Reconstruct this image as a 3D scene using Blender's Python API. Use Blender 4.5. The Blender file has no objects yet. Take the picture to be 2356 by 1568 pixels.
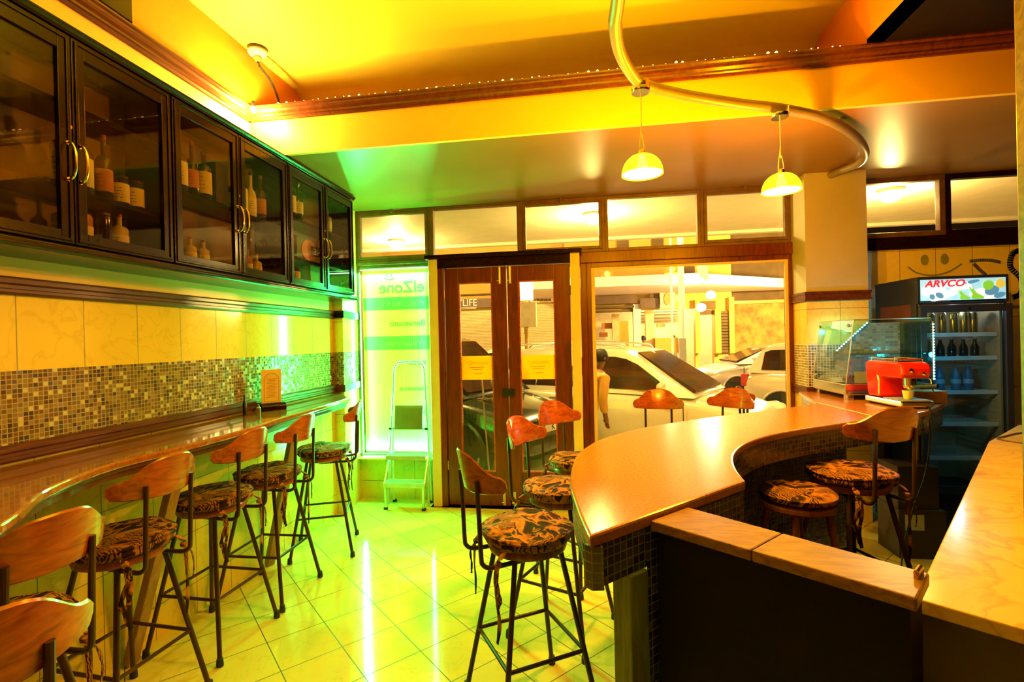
import bpy, bmesh, math, random
from mathutils import Vector, Matrix
R = math.radians
S = bpy.context.scene
COL = S.collection
random.seed(7)

# ------------------------------------------------------------------ camera
F_PX = 1139.09; YAW = -.1502; PITCH = -.0033; ROLL = -.0225; EYE = 1.6
fw = Vector((math.sin(YAW)*math.cos(PITCH), math.cos(YAW)*math.cos(PITCH), math.sin(PITCH)))
rt0 = Vector((math.cos(YAW), -math.sin(YAW), 0)); up0 = rt0.cross(fw)
rt = math.cos(ROLL)*rt0 + math.sin(ROLL)*up0
up = -math.sin(ROLL)*rt0 + math.cos(ROLL)*up0
cam_d = bpy.data.cameras.new('camera'); cam = bpy.data.objects.new('camera', cam_d); COL.objects.link(cam)
m = Matrix((rt, up, -fw)).transposed().to_4x4(); m.translation = (0, 0, EYE)
cam.matrix_world = m
cam_d.sensor_width = 36; cam_d.lens = 36*F_PX/2356; cam_d.clip_start = .02; cam_d.clip_end = 200
S.camera = cam

# ------------------------------------------------------------------ view, world
S.view_settings.view_transform = 'Standard'
S.view_settings.look = 'None'
S.view_settings.exposure = 0.0
S.view_settings.gamma = 1
S.view_settings.use_curve_mapping = False
w = bpy.data.worlds.new('night'); S.world = w; w.use_nodes = True
w.node_tree.nodes['Background'].inputs[0].default_value = (.030, .012, .003, 1)
w.node_tree.nodes['Background'].inputs[1].default_value = .6

WARM = (1, .47, .022); SODIUM = (1, .56, .13); GREEN = (.03, 1, .15); CYAN = (.02, .75, 1)

def lamp(name, kind, loc, power, color, size=.05, rot=None, size_y=None, spot=None):
    d = bpy.data.lights.new(name, kind); d.energy = power; d.color = color
    if kind == 'AREA':
        d.size = size
        if size_y: d.shape = 'RECTANGLE'; d.size_y = size_y
    else: d.shadow_soft_size = size
    if spot: d.spot_size = R(spot); d.spot_blend = .6
    o = bpy.data.objects.new(name, d); o.location = loc
    if rot: o.rotation_euler = rot
    COL.objects.link(o); return o

def area_to(name, loc, target, power, color, sx, sy):
    o = lamp(name, 'AREA', loc, power, color, sx, size_y=sy)
    o.rotation_euler = (Vector(target)-Vector(loc)).to_track_quat('-Z', 'Y').to_euler(); return o

# room lamps (fixtures are modelled further down at the same places)
PEND = [(.300, 2.62, 2.43), (1.112, 3.02, 2.405)]
for i, (x, y, z) in enumerate(PEND):
    lamp('pendant_light', 'POINT', (x, y, z+.055), (138, 108)[i], WARM, .035)
up_ = lamp('added_uplight', 'SPOT', (.148, 1.85, 3.06), 330, (1, .62, .03), .04, rot=(math.pi, 0, 0), spot=141)  # added lamp out of view, brightens the upper ceiling
lamp('corner_light', 'POINT', (-2.245, 3.13, 3.225), 150, (1, .58, .09), .02)
# green LED strip round the side window: top, left, right, bottom
area_to('led_light', (-1.94, 4.79, 2.32), (-1.94, 4.55, 1.0), 50, GREEN, .7, .015)
area_to('led_light', (-2.29, 4.79, 1.36), (-1.94, 4.60, 1.36), 125, GREEN, .015, 1.8)
area_to('led_light', (-1.57, 4.79, 1.36), (-1.94, 4.60, 1.36), 85, GREEN, .015, 1.8)
area_to('led_light', (-1.94, 4.79, .455), (-1.94, 4.60, 2.0), 85, GREEN, .7, .015)
# street side: veranda lamps, street lamps, shop interiors
for (x, y, z, p, s) in [(.1, 5.75, 2.84, 190, .06), (3.05, 5.5, 2.84, 150, .06), (-2.6, 6.6, 2.84, 130, .06)]:
    lamp('veranda_light', 'POINT', (x, y, z), p, (1, .68, .20), s)
lamp('street_side_light', 'POINT', (5.75, 14.1, 2.95), 3400, (1, .66, .20), .2)
lamp('street_side_light', 'POINT', (-4.5, 12.5, 4.6), 2300, (1, .62, .20), .16)
lamp('street_side_light', 'POINT', (1.9, 10.6, 5.4), 1500, (1, .66, .24), .16)  # added without a fixture to light the white pole's near side
lamp('shop_light', 'POINT', (3.1, 19.4, 2.6), 230, (1, .72, .36), .15)
lamp('shop_light', 'POINT', (5.6, 19.4, 2.6), 230, (1, .72, .36), .15)
lamp('shop_light', 'POINT', (7.3, 19.4, 2.4), 170, (1, .72, .36), .15)
# cyan lights added at the display case for the reflected LED glow
lamp('cyan_fill_light', 'POINT', (2.475, 3.87, 1.42), 7, CYAN, .02)  # added outside the case to tint fridge and mosaic skirt cyan
lamp('cyan_fill_light', 'POINT', (2.05, 4.35, 1.60), 3, CYAN, .02)
lamp('fridge_light', 'POINT', (2.81, 4.30, 1.74), 5, (.75, .85, 1), .02)

# ------------------------------------------------------------------ materials
def nodes(name):
    mt = bpy.data.materials.new(name); mt.use_nodes = True
    nt = mt.node_tree; b = nt.nodes['Principled BSDF']
    return mt, nt, b
def nd(nt, typ, **kw):
    n = nt.nodes.new(typ)
    for k, v in kw.items(): setattr(n, k, v)
    return n
def setin(nt, n, i, v):
    if isinstance(v, bpy.types.NodeSocket): nt.links.new(v, n.inputs[i])
    else: n.inputs[i].default_value = v
def mth(nt, op, a, b=None):
    n = nd(nt, 'ShaderNodeMath', operation=op); setin(nt, n, 0, a)
    if b is not None: setin(nt, n, 1, b)
    return n.outputs[0]
def ramp(nt, fac, stops, mode='LINEAR'):
    n = nd(nt, 'ShaderNodeValToRGB'); nt.links.new(fac, n.inputs[0]); cr = n.color_ramp; cr.interpolation = mode
    while len(cr.elements) < len(stops): cr.elements.new(.5)
    for e, (p, c) in zip(cr.elements, stops): e.position = p; e.color = (*c, 1)
    return n.outputs[0]
def mixc(nt, fac, a, b):
    n = nd(nt, 'ShaderNodeMix', data_type='RGBA')
    setin(nt, n, 0, fac)
    for i, v in ((6, a), (7, b)):
        if isinstance(v, tuple): v = (*v, 1)
        setin(nt, n, i, v)
    return n.outputs[2]
def coords(nt, kind='Object', scale=(1, 1, 1), loc=(0, 0, 0), rot=(0, 0, 0)):
    t = nd(nt, 'ShaderNodeTexCoord'); mp = nd(nt, 'ShaderNodeMapping')
    nt.links.new(t.outputs[kind], mp.inputs[0])
    mp.inputs[1].default_value = loc; mp.inputs[2].default_value = rot; mp.inputs[3].default_value = scale
    return mp.outputs[0]
def noise(nt, vec, scale=5, detail=3, dist=0):
    n = nd(nt, 'ShaderNodeTexNoise'); nt.links.new(vec, n.inputs[0])
    n.inputs['Scale'].default_value = scale; n.inputs['Detail'].default_value = detail; n.inputs['Distortion'].default_value = dist
    return n.outputs[0]
def bump(nt, b, h, strength=.2, dist=.01):
    n = nd(nt, 'ShaderNodeBump'); nt.links.new(h, n.inputs['Height']); n.inputs['Strength'].default_value = strength
    n.inputs['Distance'].default_value = dist; nt.links.new(n.outputs[0], b.inputs['Normal'])
def plain(name, c, rough=.5, metal=0, var=.12, scale=6, bmp=0, spec=.5, coat=0):
    mt, nt, b = nodes(name)
    v = coords(nt); f = noise(nt, v, scale, 3)
    lo = tuple(max(0, x*(1-var)) for x in c); hi = tuple(min(1, x*(1+var)) for x in c)
    nt.links.new(ramp(nt, f, [(.3, lo), (.7, hi)]), b.inputs['Base Color'])
    b.inputs['Roughness'].default_value = rough; b.inputs['Metallic'].default_value = metal
    b.inputs['Specular IOR Level'].default_value = spec; b.inputs['Coat Weight'].default_value = coat
    if bmp: bump(nt, b, f, bmp)
    return mt
def emit(name, c, strength):
    mt, nt, b = nodes(name)
    b.inputs['Base Color'].default_value = (*c, 1)
    b.inputs['Emission Color'].default_value = (*c, 1); b.inputs['Emission Strength'].default_value = strength
    return mt
def wood(name, c1, c2, rough=.35, scale=(1, 12, 12), coat=0, spec=.5):
    mt, nt, b = nodes(name); v = coords(nt, scale=scale)
    f = noise(nt, v, 3.2, 5, 1.2)
    nt.links.new(ramp(nt, f, [(.3, c1), (.72, c2)]), b.inputs['Base Color'])
    b.inputs['Roughness'].default_value = rough; b.inputs['Coat Weight'].default_value = coat; b.inputs['Specular IOR Level'].default_value = spec
    bump(nt, b, f, .08, .004)
    return mt
def glass(name, tint=(1, 1, 1), rough=.0, refl=1.0, dirt=0):
    mt = bpy.data.materials.new(name); mt.use_nodes = True; nt = mt.node_tree; nt.nodes.clear()
    out = nd(nt, 'ShaderNodeOutputMaterial'); tr = nd(nt, 'ShaderNodeBsdfTransparent'); tr.inputs[0].default_value = (*tint, 1)
    gl = nd(nt, 'ShaderNodeBsdfGlossy'); gl.inputs['Roughness'].default_value = rough
    lw = nd(nt, 'ShaderNodeLayerWeight'); lw.inputs[0].default_value = .5
    fac = mth(nt, 'MULTIPLY', mth(nt, 'ADD', mth(nt, 'MULTIPLY', mth(nt, 'POWER', lw.outputs['Facing'], 5.0), .94), .05), refl)
    mx = nd(nt, 'ShaderNodeMixShader'); nt.links.new(fac, mx.inputs[0]); nt.links.new(tr.outputs[0], mx.inputs[1]); nt.links.new(gl.outputs[0], mx.inputs[2])
    nt.links.new(mx.outputs[0], out.inputs[0]); return mt
def tiles(name, kind, size, line, base, dark, grout, rough=.2, loc=(0, 0, 0), rot=(0, 0, 0), axes=('X', 'Y'), jitter=0, ramp_stops=None, veins=True, rough_var=0, spec=.5):
    """grid of tiles; axes pick the two coordinates of the mapped vector."""
    mt, nt, b = nodes(name)
    v = coords(nt, kind, loc=loc, rot=rot)
    sp = nd(nt, 'ShaderNodeSeparateXYZ'); nt.links.new(v, sp.inputs[0])
    u = mth(nt, 'DIVIDE', sp.outputs[axes[0]], size[0]); t = mth(nt, 'DIVIDE', sp.outputs[axes[1]], size[1])
    masks = []
    for c, s in ((u, size[0]), (t, size[1])):
        fr = mth(nt, 'FRACT', c); d = mth(nt, 'MINIMUM', fr, mth(nt, 'SUBTRACT', 1.0, fr))
        masks.append(mth(nt, 'LESS_THAN', d, line/s/2))
    g = mth(nt, 'MAXIMUM', masks[0], masks[1])
    cb = nd(nt, 'ShaderNodeCombineXYZ'); nt.links.new(mth(nt, 'FLOOR', u), cb.inputs[0]); nt.links.new(mth(nt, 'FLOOR', t), cb.inputs[1])
    wn = nd(nt, 'ShaderNodeTexWhiteNoise', noise_dimensions='3D'); nt.links.new(cb.outputs[0], wn.inputs[0])
    if ramp_stops: col = ramp(nt, wn.outputs[0], ramp_stops, 'CONSTANT')
    else:
        f = noise(nt, coords(nt, 'Object'), 3.5, 6, 2.2)
        vn = ramp(nt, f, [(.47, (0, 0, 0)), (.50, (1, 1, 1)), (.53, (0, 0, 0))]) if veins else f
        col = mixc(nt, mth(nt, 'MULTIPLY', vn, .45 if veins else 1), base, dark)
        col = mixc(nt, mth(nt, 'MULTIPLY', wn.outputs[0], .12), col, dark)
    nt.links.new(mixc(nt, g, col, grout), b.inputs['Base Color'])
    rr = mth(nt, 'ADD', mth(nt, 'MULTIPLY', g, .5), rough)
    if rough_var: rr = mth(nt, 'ADD', rr, mth(nt, 'MULTIPLY', wn.outputs[0], rough_var))
    nt.links.new(rr, b.inputs['Roughness'])
    b.inputs['Specular IOR Level'].default_value = spec
    if jitter:
        gm = nd(nt, 'ShaderNodeNewGeometry')
        off = nd(nt, 'ShaderNodeVectorMath', operation='SUBTRACT'); nt.links.new(wn.outputs[1], off.inputs[0]); off.inputs[1].default_value = (.5, .5, .5)
        sc = nd(nt, 'ShaderNodeVectorMath', operation='SCALE'); nt.links.new(off.outputs[0], sc.inputs[0]); sc.inputs['Scale'].default_value = jitter
        ad = nd(nt, 'ShaderNodeVectorMath', operation='ADD'); nt.links.new(gm.outputs['Normal'], ad.inputs[0]); nt.links.new(sc.outputs[0], ad.inputs[1])
        nm = nd(nt, 'ShaderNodeVectorMath', operation='NORMALIZE'); nt.links.new(ad.outputs[0], nm.inputs[0])
        nt.links.new(nm.outputs[0], b.inputs['Normal'])
    else:
        bump(nt, b, mth(nt, 'SUBTRACT', 1.0, g), .3, .003)
    return mt

M = {}
M['cream'] = plain('cream_wall_paint', (.78, .55, .16), .45, var=.05, scale=2)
M['pillarshade'] = plain('shaded_cream_pillar_paint', (.45, .41, .27), .5, var=.06, scale=3)  # cream greyed: shade away from the pendants put into the colour
M['ceil'] = plain('yellow_ceiling_paint', (.88, .80, .12), .6, var=.04, scale=1.2)
M['tray'] = plain('orange_upstand_paint', (.80, .25, .02), .5, var=.10, scale=2.5)
M['lowceil'] = plain('brown_gloss_ceiling_paint', (.27, .115, .014), .34, var=.12, scale=1.5, spec=.6)
M['darkceil'] = plain('dark_panel_and_shade', (.006, .003, .002), .7, spec=.15)  # near black; also carries the shade of the unlit right ceiling
M['fascia'] = plain('yellow_fascia_paint', (.84, .47, .05), .5, var=.05, scale=2)
M['cabback'] = plain('cabinet_back_cream', (.30, .21, .08), .5)
M['moss'] = wood('walnut_moulding', (.060, .012, .004), (.13, .030, .009), .30, (8, 1, 8))
M['dwood'] = wood('dark_cabinet_wood', (.006, .002, .001), (.020, .005, .003), .2, (8, 1.5, 8), spec=.25)
M['door'] = wood('red_brown_door_wood', (.065, .008, .003), (.17, .024, .006), .35, (10, 10, 1))
M['frame'] = plain('brown_steel_window_frame', (.13, .070, .030), .42, var=.25, scale=14)
M['postpaint'] = plain('cream_post_paint', (.72, .56, .26), .55, var=.06)
M['bent'] = wood('orange_bent_plywood', (.22, .035, .006), (.50, .105, .016), .24, (2.2, 10, 10), coat=.5)
M['seatwood'] = wood('varnished_seat_wood', (.16, .035, .012), (.34, .09, .025), .25, (4, 4, 1))
M['steel'] = plain('brown_lacquered_steel', (.060, .026, .014), .34, .3, var=.2, scale=12, spec=.3)
M['rubber'] = plain('black_rubber', (.012, .012, .012), .7)
M['supp'] = wood('counter_leg_wood', (.20, .10, .045), (.36, .19, .09), .4, (8, 8, 1))
M['post'] = wood('green_lit_post_wood', (.09, .11, .05), (.22, .25, .11), .5, (14, 14, 1.2))  # green LED light put into the wood colour
M['marble'] = None
M['chrome'] = plain('polished_chrome', (.75, .74, .70), .16, 1, var=.05)
M['alu'] = plain('brushed_aluminium', (.62, .64, .60), .35, .7, var=.08, scale=20)
M['brass'] = plain('polished_brass', (.80, .55, .18), .2, 1, var=.1)
M['brassp'] = plain('pale_brass', (.75, .62, .30), .35, .6, var=.1)
M['black'] = plain('black_plastic', (.012, .012, .014), .35)
M['pipe'] = plain('grey_brown_painted_pipe', (.26, .19, .13), .33, .3, var=.12, scale=4)
M['red'] = plain('red_enamel', (.85, .018, .008), .14, var=.02, coat=.8)
M['white'] = plain('white_paint', (.82, .80, .74), .4, var=.04)
M['pane'] = glass('window_glass', (.97, .97, .94), 0, .9)
M['cabglass'] = glass('cabinet_glass', (.76, .70, .62), .01, .6)
M['caseglass'] = glass('display_case_glass', (.86, .93, .90), .0, 1.3)
M['fridgeglass'] = glass('fridge_door_glass', (.70, .80, .86), .03, 1.4)
M['menu'] = plain('cream_menu_card', (.85, .66, .32), .6, var=.05)
M['ink'] = plain('brown_ink', (.35, .13, .03), .7)
M['cardboard'] = plain('brown_cardboard', (.035, .02, .010), .8, var=.1)
M['paper'] = plain('grey_paper', (.45, .43, .36), .8)

# floor and wall tiles
A = .8167
def floor_mat():
    # tile axes e1=(cos A, sin A), e2=(sin A,-cos A)
    return tiles('cream_floor_tiles', 'Object', (.301, .301), .005, (.72, .60, .13), (.58, .47, .09), (.07, .06, .008), .09,
                 loc=(0, 0, 0), rot=(0, 0, -A), spec=.6)
ff = floor_mat()
mp = [n for n in ff.node_tree.nodes if n.type == 'MAPPING'][0]
ox, oy = -.8358*EYE, 2.0552*EYE          # grid origin, in metres
ca, sa = math.cos(-A), math.sin(-A)
mp.inputs[1].default_value = (-(ca*ox - sa*oy), -(sa*ox + ca*oy), 0)
M['floor'] = ff
M['walltile'] = tiles('cream_wall_tiles', 'UV', (.283, .60), .004, (.80, .54, .09), (.60, .38, .05), (.20, .13, .05), .10, veins=True)
M['walltile2'] = tiles('brightened_cream_wall_tiles', 'UV', (.283, .60), .004, (.95, .82, .56), (.82, .68, .42), (.20, .13, .05), .2, veins=True)  # cream tiles lightened: light by the fridge put into the colour
M['lowtile'] = tiles('cream_lower_wall_tiles', 'UV', (.290, .31), .004, (.74, .54, .10), (.54, .37, .05), (.16, .12, .05), .16, veins=True)
MOS = [(0, (.13, .065, .018)), (.22, (.20, .12, .04)), (.42, (.075, .035, .010)), (.55, (.24, .155, .05)), (.68, (.15, .085, .025)), (.80, (.50, .42, .20)), (.90, (.035, .016, .006))]
M['mosaic'] = tiles('glass_mosaic', 'UV', (.020, .020), .0028, (1, 1, 1), (1, 1, 1), (.34, .21, .06), .08, ramp_stops=MOS, jitter=.10, rough_var=.15, spec=1.0)
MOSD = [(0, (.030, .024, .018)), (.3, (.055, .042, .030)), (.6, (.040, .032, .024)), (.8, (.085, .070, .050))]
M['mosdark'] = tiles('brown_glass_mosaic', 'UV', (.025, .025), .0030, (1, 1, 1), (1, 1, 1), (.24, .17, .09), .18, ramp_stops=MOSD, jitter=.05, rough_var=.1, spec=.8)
M['mospil'] = tiles('pillar_mosaic', 'UV', (.024, .022), .0045, (1, 1, 1), (1, 1, 1), (.80, .62, .30), .15, ramp_stops=[(0, (.20, .15, .08)), (.5, (.32, .25, .14)), (.8, (.12, .09, .05))], jitter=.06, spec=.9)

def bartop():
    mt, nt, b = nodes('orange_granite_worktop')
    v = coords(nt); f = noise(nt, v, 90, 4); g = noise(nt, v, 3, 3)
    c = ramp(nt, f, [(.3, (.36, .115, .004)), (.7, (.54, .190, .008))])
    nt.links.new(mixc(nt, mth(nt, 'MULTIPLY', g, .3), c, (.32, .10, .004)), b.inputs['Base Color'])
    b.inputs['Roughness'].default_value = .21; b.inputs['Specular IOR Level'].default_value = .45
    return mt
M['bartop'] = bartop()
M['countertop'] = plain('polished_red_granite', (.34, .105, .030), .12, var=.25, scale=60, coat=.5)
def marble():
    mt, nt, b = nodes('veined_cream_marble')
    v = coords(nt); f = noise(nt, v, 2.6, 7, 2.5); g = noise(nt, v, 1.2, 4, 1.0)
    c = ramp(nt, f, [(.44, (.76, .47, .10)), (.50, (.55, .26, .05)), (.54, (.76, .47, .10))])
    nt.links.new(mixc(nt, g, c, (.78, .50, .12)), b.inputs['Base Color']); b.inputs['Roughness'].default_value = .16; b.inputs['Specular IOR Level'].default_value = .3
    return mt
M['marble'] = marble()
M['capwood'] = wood('worn_oak_cap', (.15, .055, .006), (.32, .14, .014), .36, (3, 14, 14), spec=.25)
def cushion():
    mt, nt, b = nodes('animal_print_cushion_fabric')
    v = coords(nt); wv = nd(nt, 'ShaderNodeTexWave'); nt.links.new(v, wv.inputs[0]); wv.inputs['Scale'].default_value = 30
    wv.inputs['Distortion'].default_value = 9; wv.inputs['Detail Scale'].default_value = 1.2
    f = noise(nt, v, 7, 3, 1.6); g = noise(nt, v, 8, 1)
    patch = ramp(nt, f, [(.46, (.018, .005, .002)), (.50, (.24, .08, .015)), (.57, (.44, .17, .03)), (.60, (.03, .008, .003))])
    st = mixc(nt, mth(nt, 'GREATER_THAN', wv.outputs[1], .55), (.30, .115, .03), (.03, .009, .004))
    nt.links.new(mixc(nt, mth(nt, 'GREATER_THAN', g, .54), patch, st), b.inputs['Base Color'])
    b.inputs['Roughness'].default_value = .7; b.inputs['Specular IOR Level'].default_value = .12
    bump(nt, b, f, .5, .02); return mt
M['cushion'] = cushion()
def shade_mat():
    mt = bpy.data.materials.new('amber_lampshade_glass'); mt.use_nodes = True; nt = mt.node_tree; nt.nodes.clear()
    out = nd(nt, 'ShaderNodeOutputMaterial'); tl = nd(nt, 'ShaderNodeBsdfTranslucent'); tl.inputs[0].default_value = (.95, .62, .03, 1)
    df = nd(nt, 'ShaderNodeBsdfDiffuse'); df.inputs[0].default_value = (.85, .6, .08, 1)
    tr = nd(nt, 'ShaderNodeBsdfTransparent'); tr.inputs[0].default_value = (1, .78, .06, 1)
    lw = nd(nt, 'ShaderNodeTexNoise'); m1 = nd(nt, 'ShaderNodeMixShader'); m1.inputs[0].default_value = .35
    nt.links.new(tl.outputs[0], m1.inputs[1]); nt.links.new(df.outputs[0], m1.inputs[2])
    m2 = nd(nt, 'ShaderNodeMixShader'); m2.inputs[0].default_value = .86; nt.links.new(m1.outputs[0], m2.inputs[1]); nt.links.new(tr.outputs[0], m2.inputs[2])
    nt.links.new(m2.outputs[0], out.inputs[0]); return mt
M['shade'] = shade_mat()
def glow(name, c, s):
    mt = bpy.data.materials.new(name); mt.use_nodes = True; nt = mt.node_tree; nt.nodes.clear()
    out = nd(nt, 'ShaderNodeOutputMaterial'); e = nd(nt, 'ShaderNodeEmission'); e.inputs[0].default_value = (*c, 1); e.inputs[1].default_value = s
    t = nd(nt, 'ShaderNodeBsdfTransparent'); a = nd(nt, 'ShaderNodeAddShader'); nt.links.new(e.outputs[0], a.inputs[0]); nt.links.new(t.outputs[0], a.inputs[1]); nt.links.new(a.outputs[0], out.inputs[0]); return mt
M['bulb'] = glow('hot_lamp_glass', (1, .74, .08), 20)
M['rimglow'] = glow('shade_inside_glow', (1, .74, .09), 10)  # stands for the bright inside of the open shade
M['bulbc'] = glow('corner_lamp_glass', (1, .74, .08), 80)
M['fairy'] = emit('fairy_bulb_glow', (1, .62, .16), 14)
M['ledg'] = emit('green_led_glow', (.30, 1, .50), 7)
M['ledc'] = emit('added_cyan_led_glow', (.25, .9, 1), 6)
M['ledtape'] = plain('white_led_tape', (.5, .5, .45), .5)
def film(name, c, tl=.6):
    mt = bpy.data.materials.new(name); mt.use_nodes = True; nt = mt.node_tree; nt.nodes.clear()
    out = nd(nt, 'ShaderNodeOutputMaterial'); t = nd(nt, 'ShaderNodeBsdfTranslucent'); t.inputs[0].default_value = (*c, 1)
    d = nd(nt, 'ShaderNodeBsdfDiffuse'); f = nd(nt, 'ShaderNodeTexNoise'); f.inputs['Scale'].default_value = 4
    nt.links.new(mixc(nt, mth(nt, 'MULTIPLY', f.outputs[0], .25), c, tuple(x*.8 for x in c)), d.inputs[0])
    mx = nd(nt, 'ShaderNodeMixShader'); mx.inputs[0].default_value = tl
    nt.links.new(d.outputs[0], mx.inputs[1]); nt.links.new(t.outputs[0], mx.inputs[2]); nt.links.new(mx.outputs[0], out.inputs[0]); return mt
M['film'] = film('frosted_banner_film', (.84, .90, .42), .5)
M['filmdark'] = film('green_banner_band', (.42, .86, .34), .5)
M['filmtext'] = film('banner_lettering_green', (.40, .72, .30), .4)
M['filmtextl'] = film('banner_lettering_pale', (.75, .95, .45), .4)
M['decal'] = film('yellow_door_decal', (.92, .72, .06), .72)
M['decaltext'] = film('ochre_decal_lettering', (.78, .56, .05), .6)

# ------------------------------------------------------------------ mesh helpers
class MB:
    def __init__(s): s.v = []; s.f = []; s.uv = {}; s.mi = {}; s.cur = 0
    def _v(s, p): s.v.append(tuple(p)); return len(s.v)-1
    def face(s, idx, uv=None):
        s.f.append(tuple(idx)); k = len(s.f)-1
        if uv: s.uv[k] = uv
        if s.cur: s.mi[k] = s.cur
    def quad(s, a, b, c, d, uv=None): s.face([s._v(a), s._v(b), s._v(c), s._v(d)], uv)
    def poly(s, pts, uv=None): s.face([s._v(p) for p in pts], uv)
    def box(s, x0, y0, z0, x1, y1, z1):
        return s.prism([(x0, y0), (x1, y0), (x1, y1), (x0, y1)], z0, z1)
    def prism(s, pts, z0, z1, u0=0):
        """vertical prism; sides get uv = (perimeter length, z), top and bottom (x, y)"""
        n = len(pts)
        ar = sum(pts[i][0]*pts[(i+1) % n][1]-pts[(i+1) % n][0]*pts[i][1] for i in range(n))
        if ar < 0: pts = pts[::-1]
        b = [s._v((x, y, z0)) for x, y in pts]; t = [s._v((x, y, z1)) for x, y in pts]
        s.face(b[::-1], [(x, y) for x, y in pts[::-1]]); s.face(t, [(x, y) for x, y in pts])
        u = u0
        for i in range(n):
            j = (i+1) % n; L = math.dist(pts[i], pts[j])
            s.face([b[i], b[j], t[j], t[i]], [(u, z0), (u+L, z0), (u+L, z1), (u, z1)]); u += L
        return s
    def obox(s, c, ax, dims):
        """oriented box: centre, (ux,uy,uz) unit axes, full dims"""
        c = Vector(c); a = [Vector(q).normalized()*d/2 for q, d in zip(ax, dims)]
        k = [c+a[0]*i+a[1]*j+a[2]*l for l in (-1, 1) for j in (-1, 1) for i in (-1, 1)]
        q = [s._v(p) for p in k]
        for f in ((0, 2, 3, 1), (4, 5, 7, 6), (0, 1, 5, 4), (2, 6, 7, 3), (0, 4, 6, 2), (1, 3, 7, 5)): s.face([q[i] for i in f])
        return s
    def bar(s, p, q, wd, h):
        p = Vector(p); q = Vector(q); d = (q-p); L = d.length; d.normalize()
        side = d.cross(Vector((0, 0, 1)))
        if side.length < 1e-3: side = Vector((1, 0, 0))
        side.normalize(); u = side.cross(d)
        return s.obox((p+q)/2, (d, side, u), (L, wd, h))
    def tube(s, pts, r, n=8, cap=True, flat=1.0):
        pts = [Vector(p) for p in pts]; m_ = len(pts)
        rr = r if isinstance(r, (list, tuple)) else [r]*m_
        rings = []; prev = None
        for i, p in enumerate(pts):
            d = (pts[min(i+1, m_-1)]-pts[max(i-1, 0)]).normalized()
            if prev is None:
                a = d.cross(Vector((0, 0, 1)))
                if a.length < .05: a = d.cross(Vector((1, 0, 0)))
            else: a = prev - d*prev.dot(d)
            a.normalize(); prev = a; b_ = d.cross(a)
            rings.append([s._v(p + (a*math.cos(t)+b_*math.sin(t)*flat)*rr[i]) for t in [2*math.pi*k/n for k in range(n)]])
        for i in range(m_-1):
            for k in range(n):
                s.face([rings[i][k], rings[i][(k+1) % n], rings[i+1][(k+1) % n], rings[i+1][k]])
        if cap: s.face(rings[0][::-1]); s.face(rings[-1])
        return s
    def lathe(s, prof, c=(0, 0, 0), n=20, ax='z', cap=True):
        c = Vector(c); rings = []
        for (r, h) in prof:
            ring = []
            for k in range(n):
                t = 2*math.pi*k/n; a, b_ = r*math.cos(t), r*math.sin(t)
                o = {'z': (a, b_, h), 'y': (b_, h, a), 'x': (h, a, b_)}[ax]
                ring.append(s._v(c+Vector(o)))
            rings.append(ring)
        for i in range(len(rings)-1):
            for k in range(n): s.face([rings[i][k], rings[i][(k+1) % n], rings[i+1][(k+1) % n], rings[i+1][k]])
        if cap:
            if prof[0][0] > 1e-5: s.face(rings[0][::-1])
            if prof[-1][0] > 1e-5: s.face(rings[-1])
        return s
    def extr(s, prof, p0, p1, out):
        """extrude a (outward, z) profile from p0 to p1; out = unit outward direction"""
        p0 = Vector(p0); p1 = Vector(p1); o = Vector(out).normalized(); z = Vector((0, 0, 1))
        a = [s._v(p0+o*u+z*h) for u, h in prof]; b = [s._v(p1+o*u+z*h) for u, h in prof]; n = len(prof)
        for i in range(n): s.face([a[i], a[(i+1) % n], b[(i+1) % n], b[i]])
        s.face(a[::-1]); s.face(b); return s
    def build(s, name, mat, parent=None, smooth=False, bevel=0, loc=None, fix=True):
        me = bpy.data.meshes.new(name); me.from_pydata(s.v, [], s.f)
        if s.uv:
            ul = me.uv_layers.new(name='UVMap')
            for k, uv in s.uv.items():
                for li, q in zip(me.polygons[k].loop_indices, uv): ul.data[li].uv = q
        for mm in (mat if isinstance(mat, (list, tuple)) else [mat]): me.materials.append(mm)
        for k, i in s.mi.items(): me.polygons[k].material_index = i
        if fix:
            bm = bmesh.new(); bm.from_mesh(me); bmesh.ops.recalc_face_normals(bm, faces=bm.faces); bm.to_mesh(me); bm.free()
        if smooth:
            me.polygons.foreach_set('use_smooth', [True]*len(me.polygons))
            me.set_sharp_from_angle(angle=R(38))
        o = bpy.data.objects.new(name, me); COL.objects.link(o)
        if parent: o.parent = parent
        if loc: o.location = loc
        if bevel:
            bv = o.modifiers.new('bevel', 'BEVEL'); bv.width = bevel; bv.segments = 2; bv.limit_method = 'ANGLE'
        return o
def tag(o, label, cat, group=None, kind=None):
    if label: o['label'] = label
    if cat: o['category'] = cat
    if group: o['group'] = group
    if kind: o['kind'] = kind
    return o
def empty(name, loc=(0, 0, 0), rz=0, label=None, cat=None, group=None):
    o = bpy.data.objects.new(name, None); COL.objects.link(o); o.location = loc; o.rotation_euler[2] = rz; o.empty_display_size = .1
    return tag(o, label, cat, group)
def struct(o, label=None): o['kind'] = 'structure'; 
def st(mb, name, mat, **k):
    o = mb.build(name, mat, **k)
    if not k.get('parent'): o['kind'] = 'structure'
    return o
def kids(o): return [c for c in bpy.data.objects if c.parent == o]
def copy_tree(o, parent=None):
    c = o.copy(); COL.objects.link(c); c.parent = parent
    for ch in kids(o): copy_tree(ch, c)
    return c
def place(src, first, loc, rz, label, group=None, scale=None):
    o = src if first else copy_tree(src)
    o.location = loc; o.rotation_euler[2] = rz; o['label'] = label
    if group: o['group'] = group
    if scale: o.scale = scale
    return o
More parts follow.
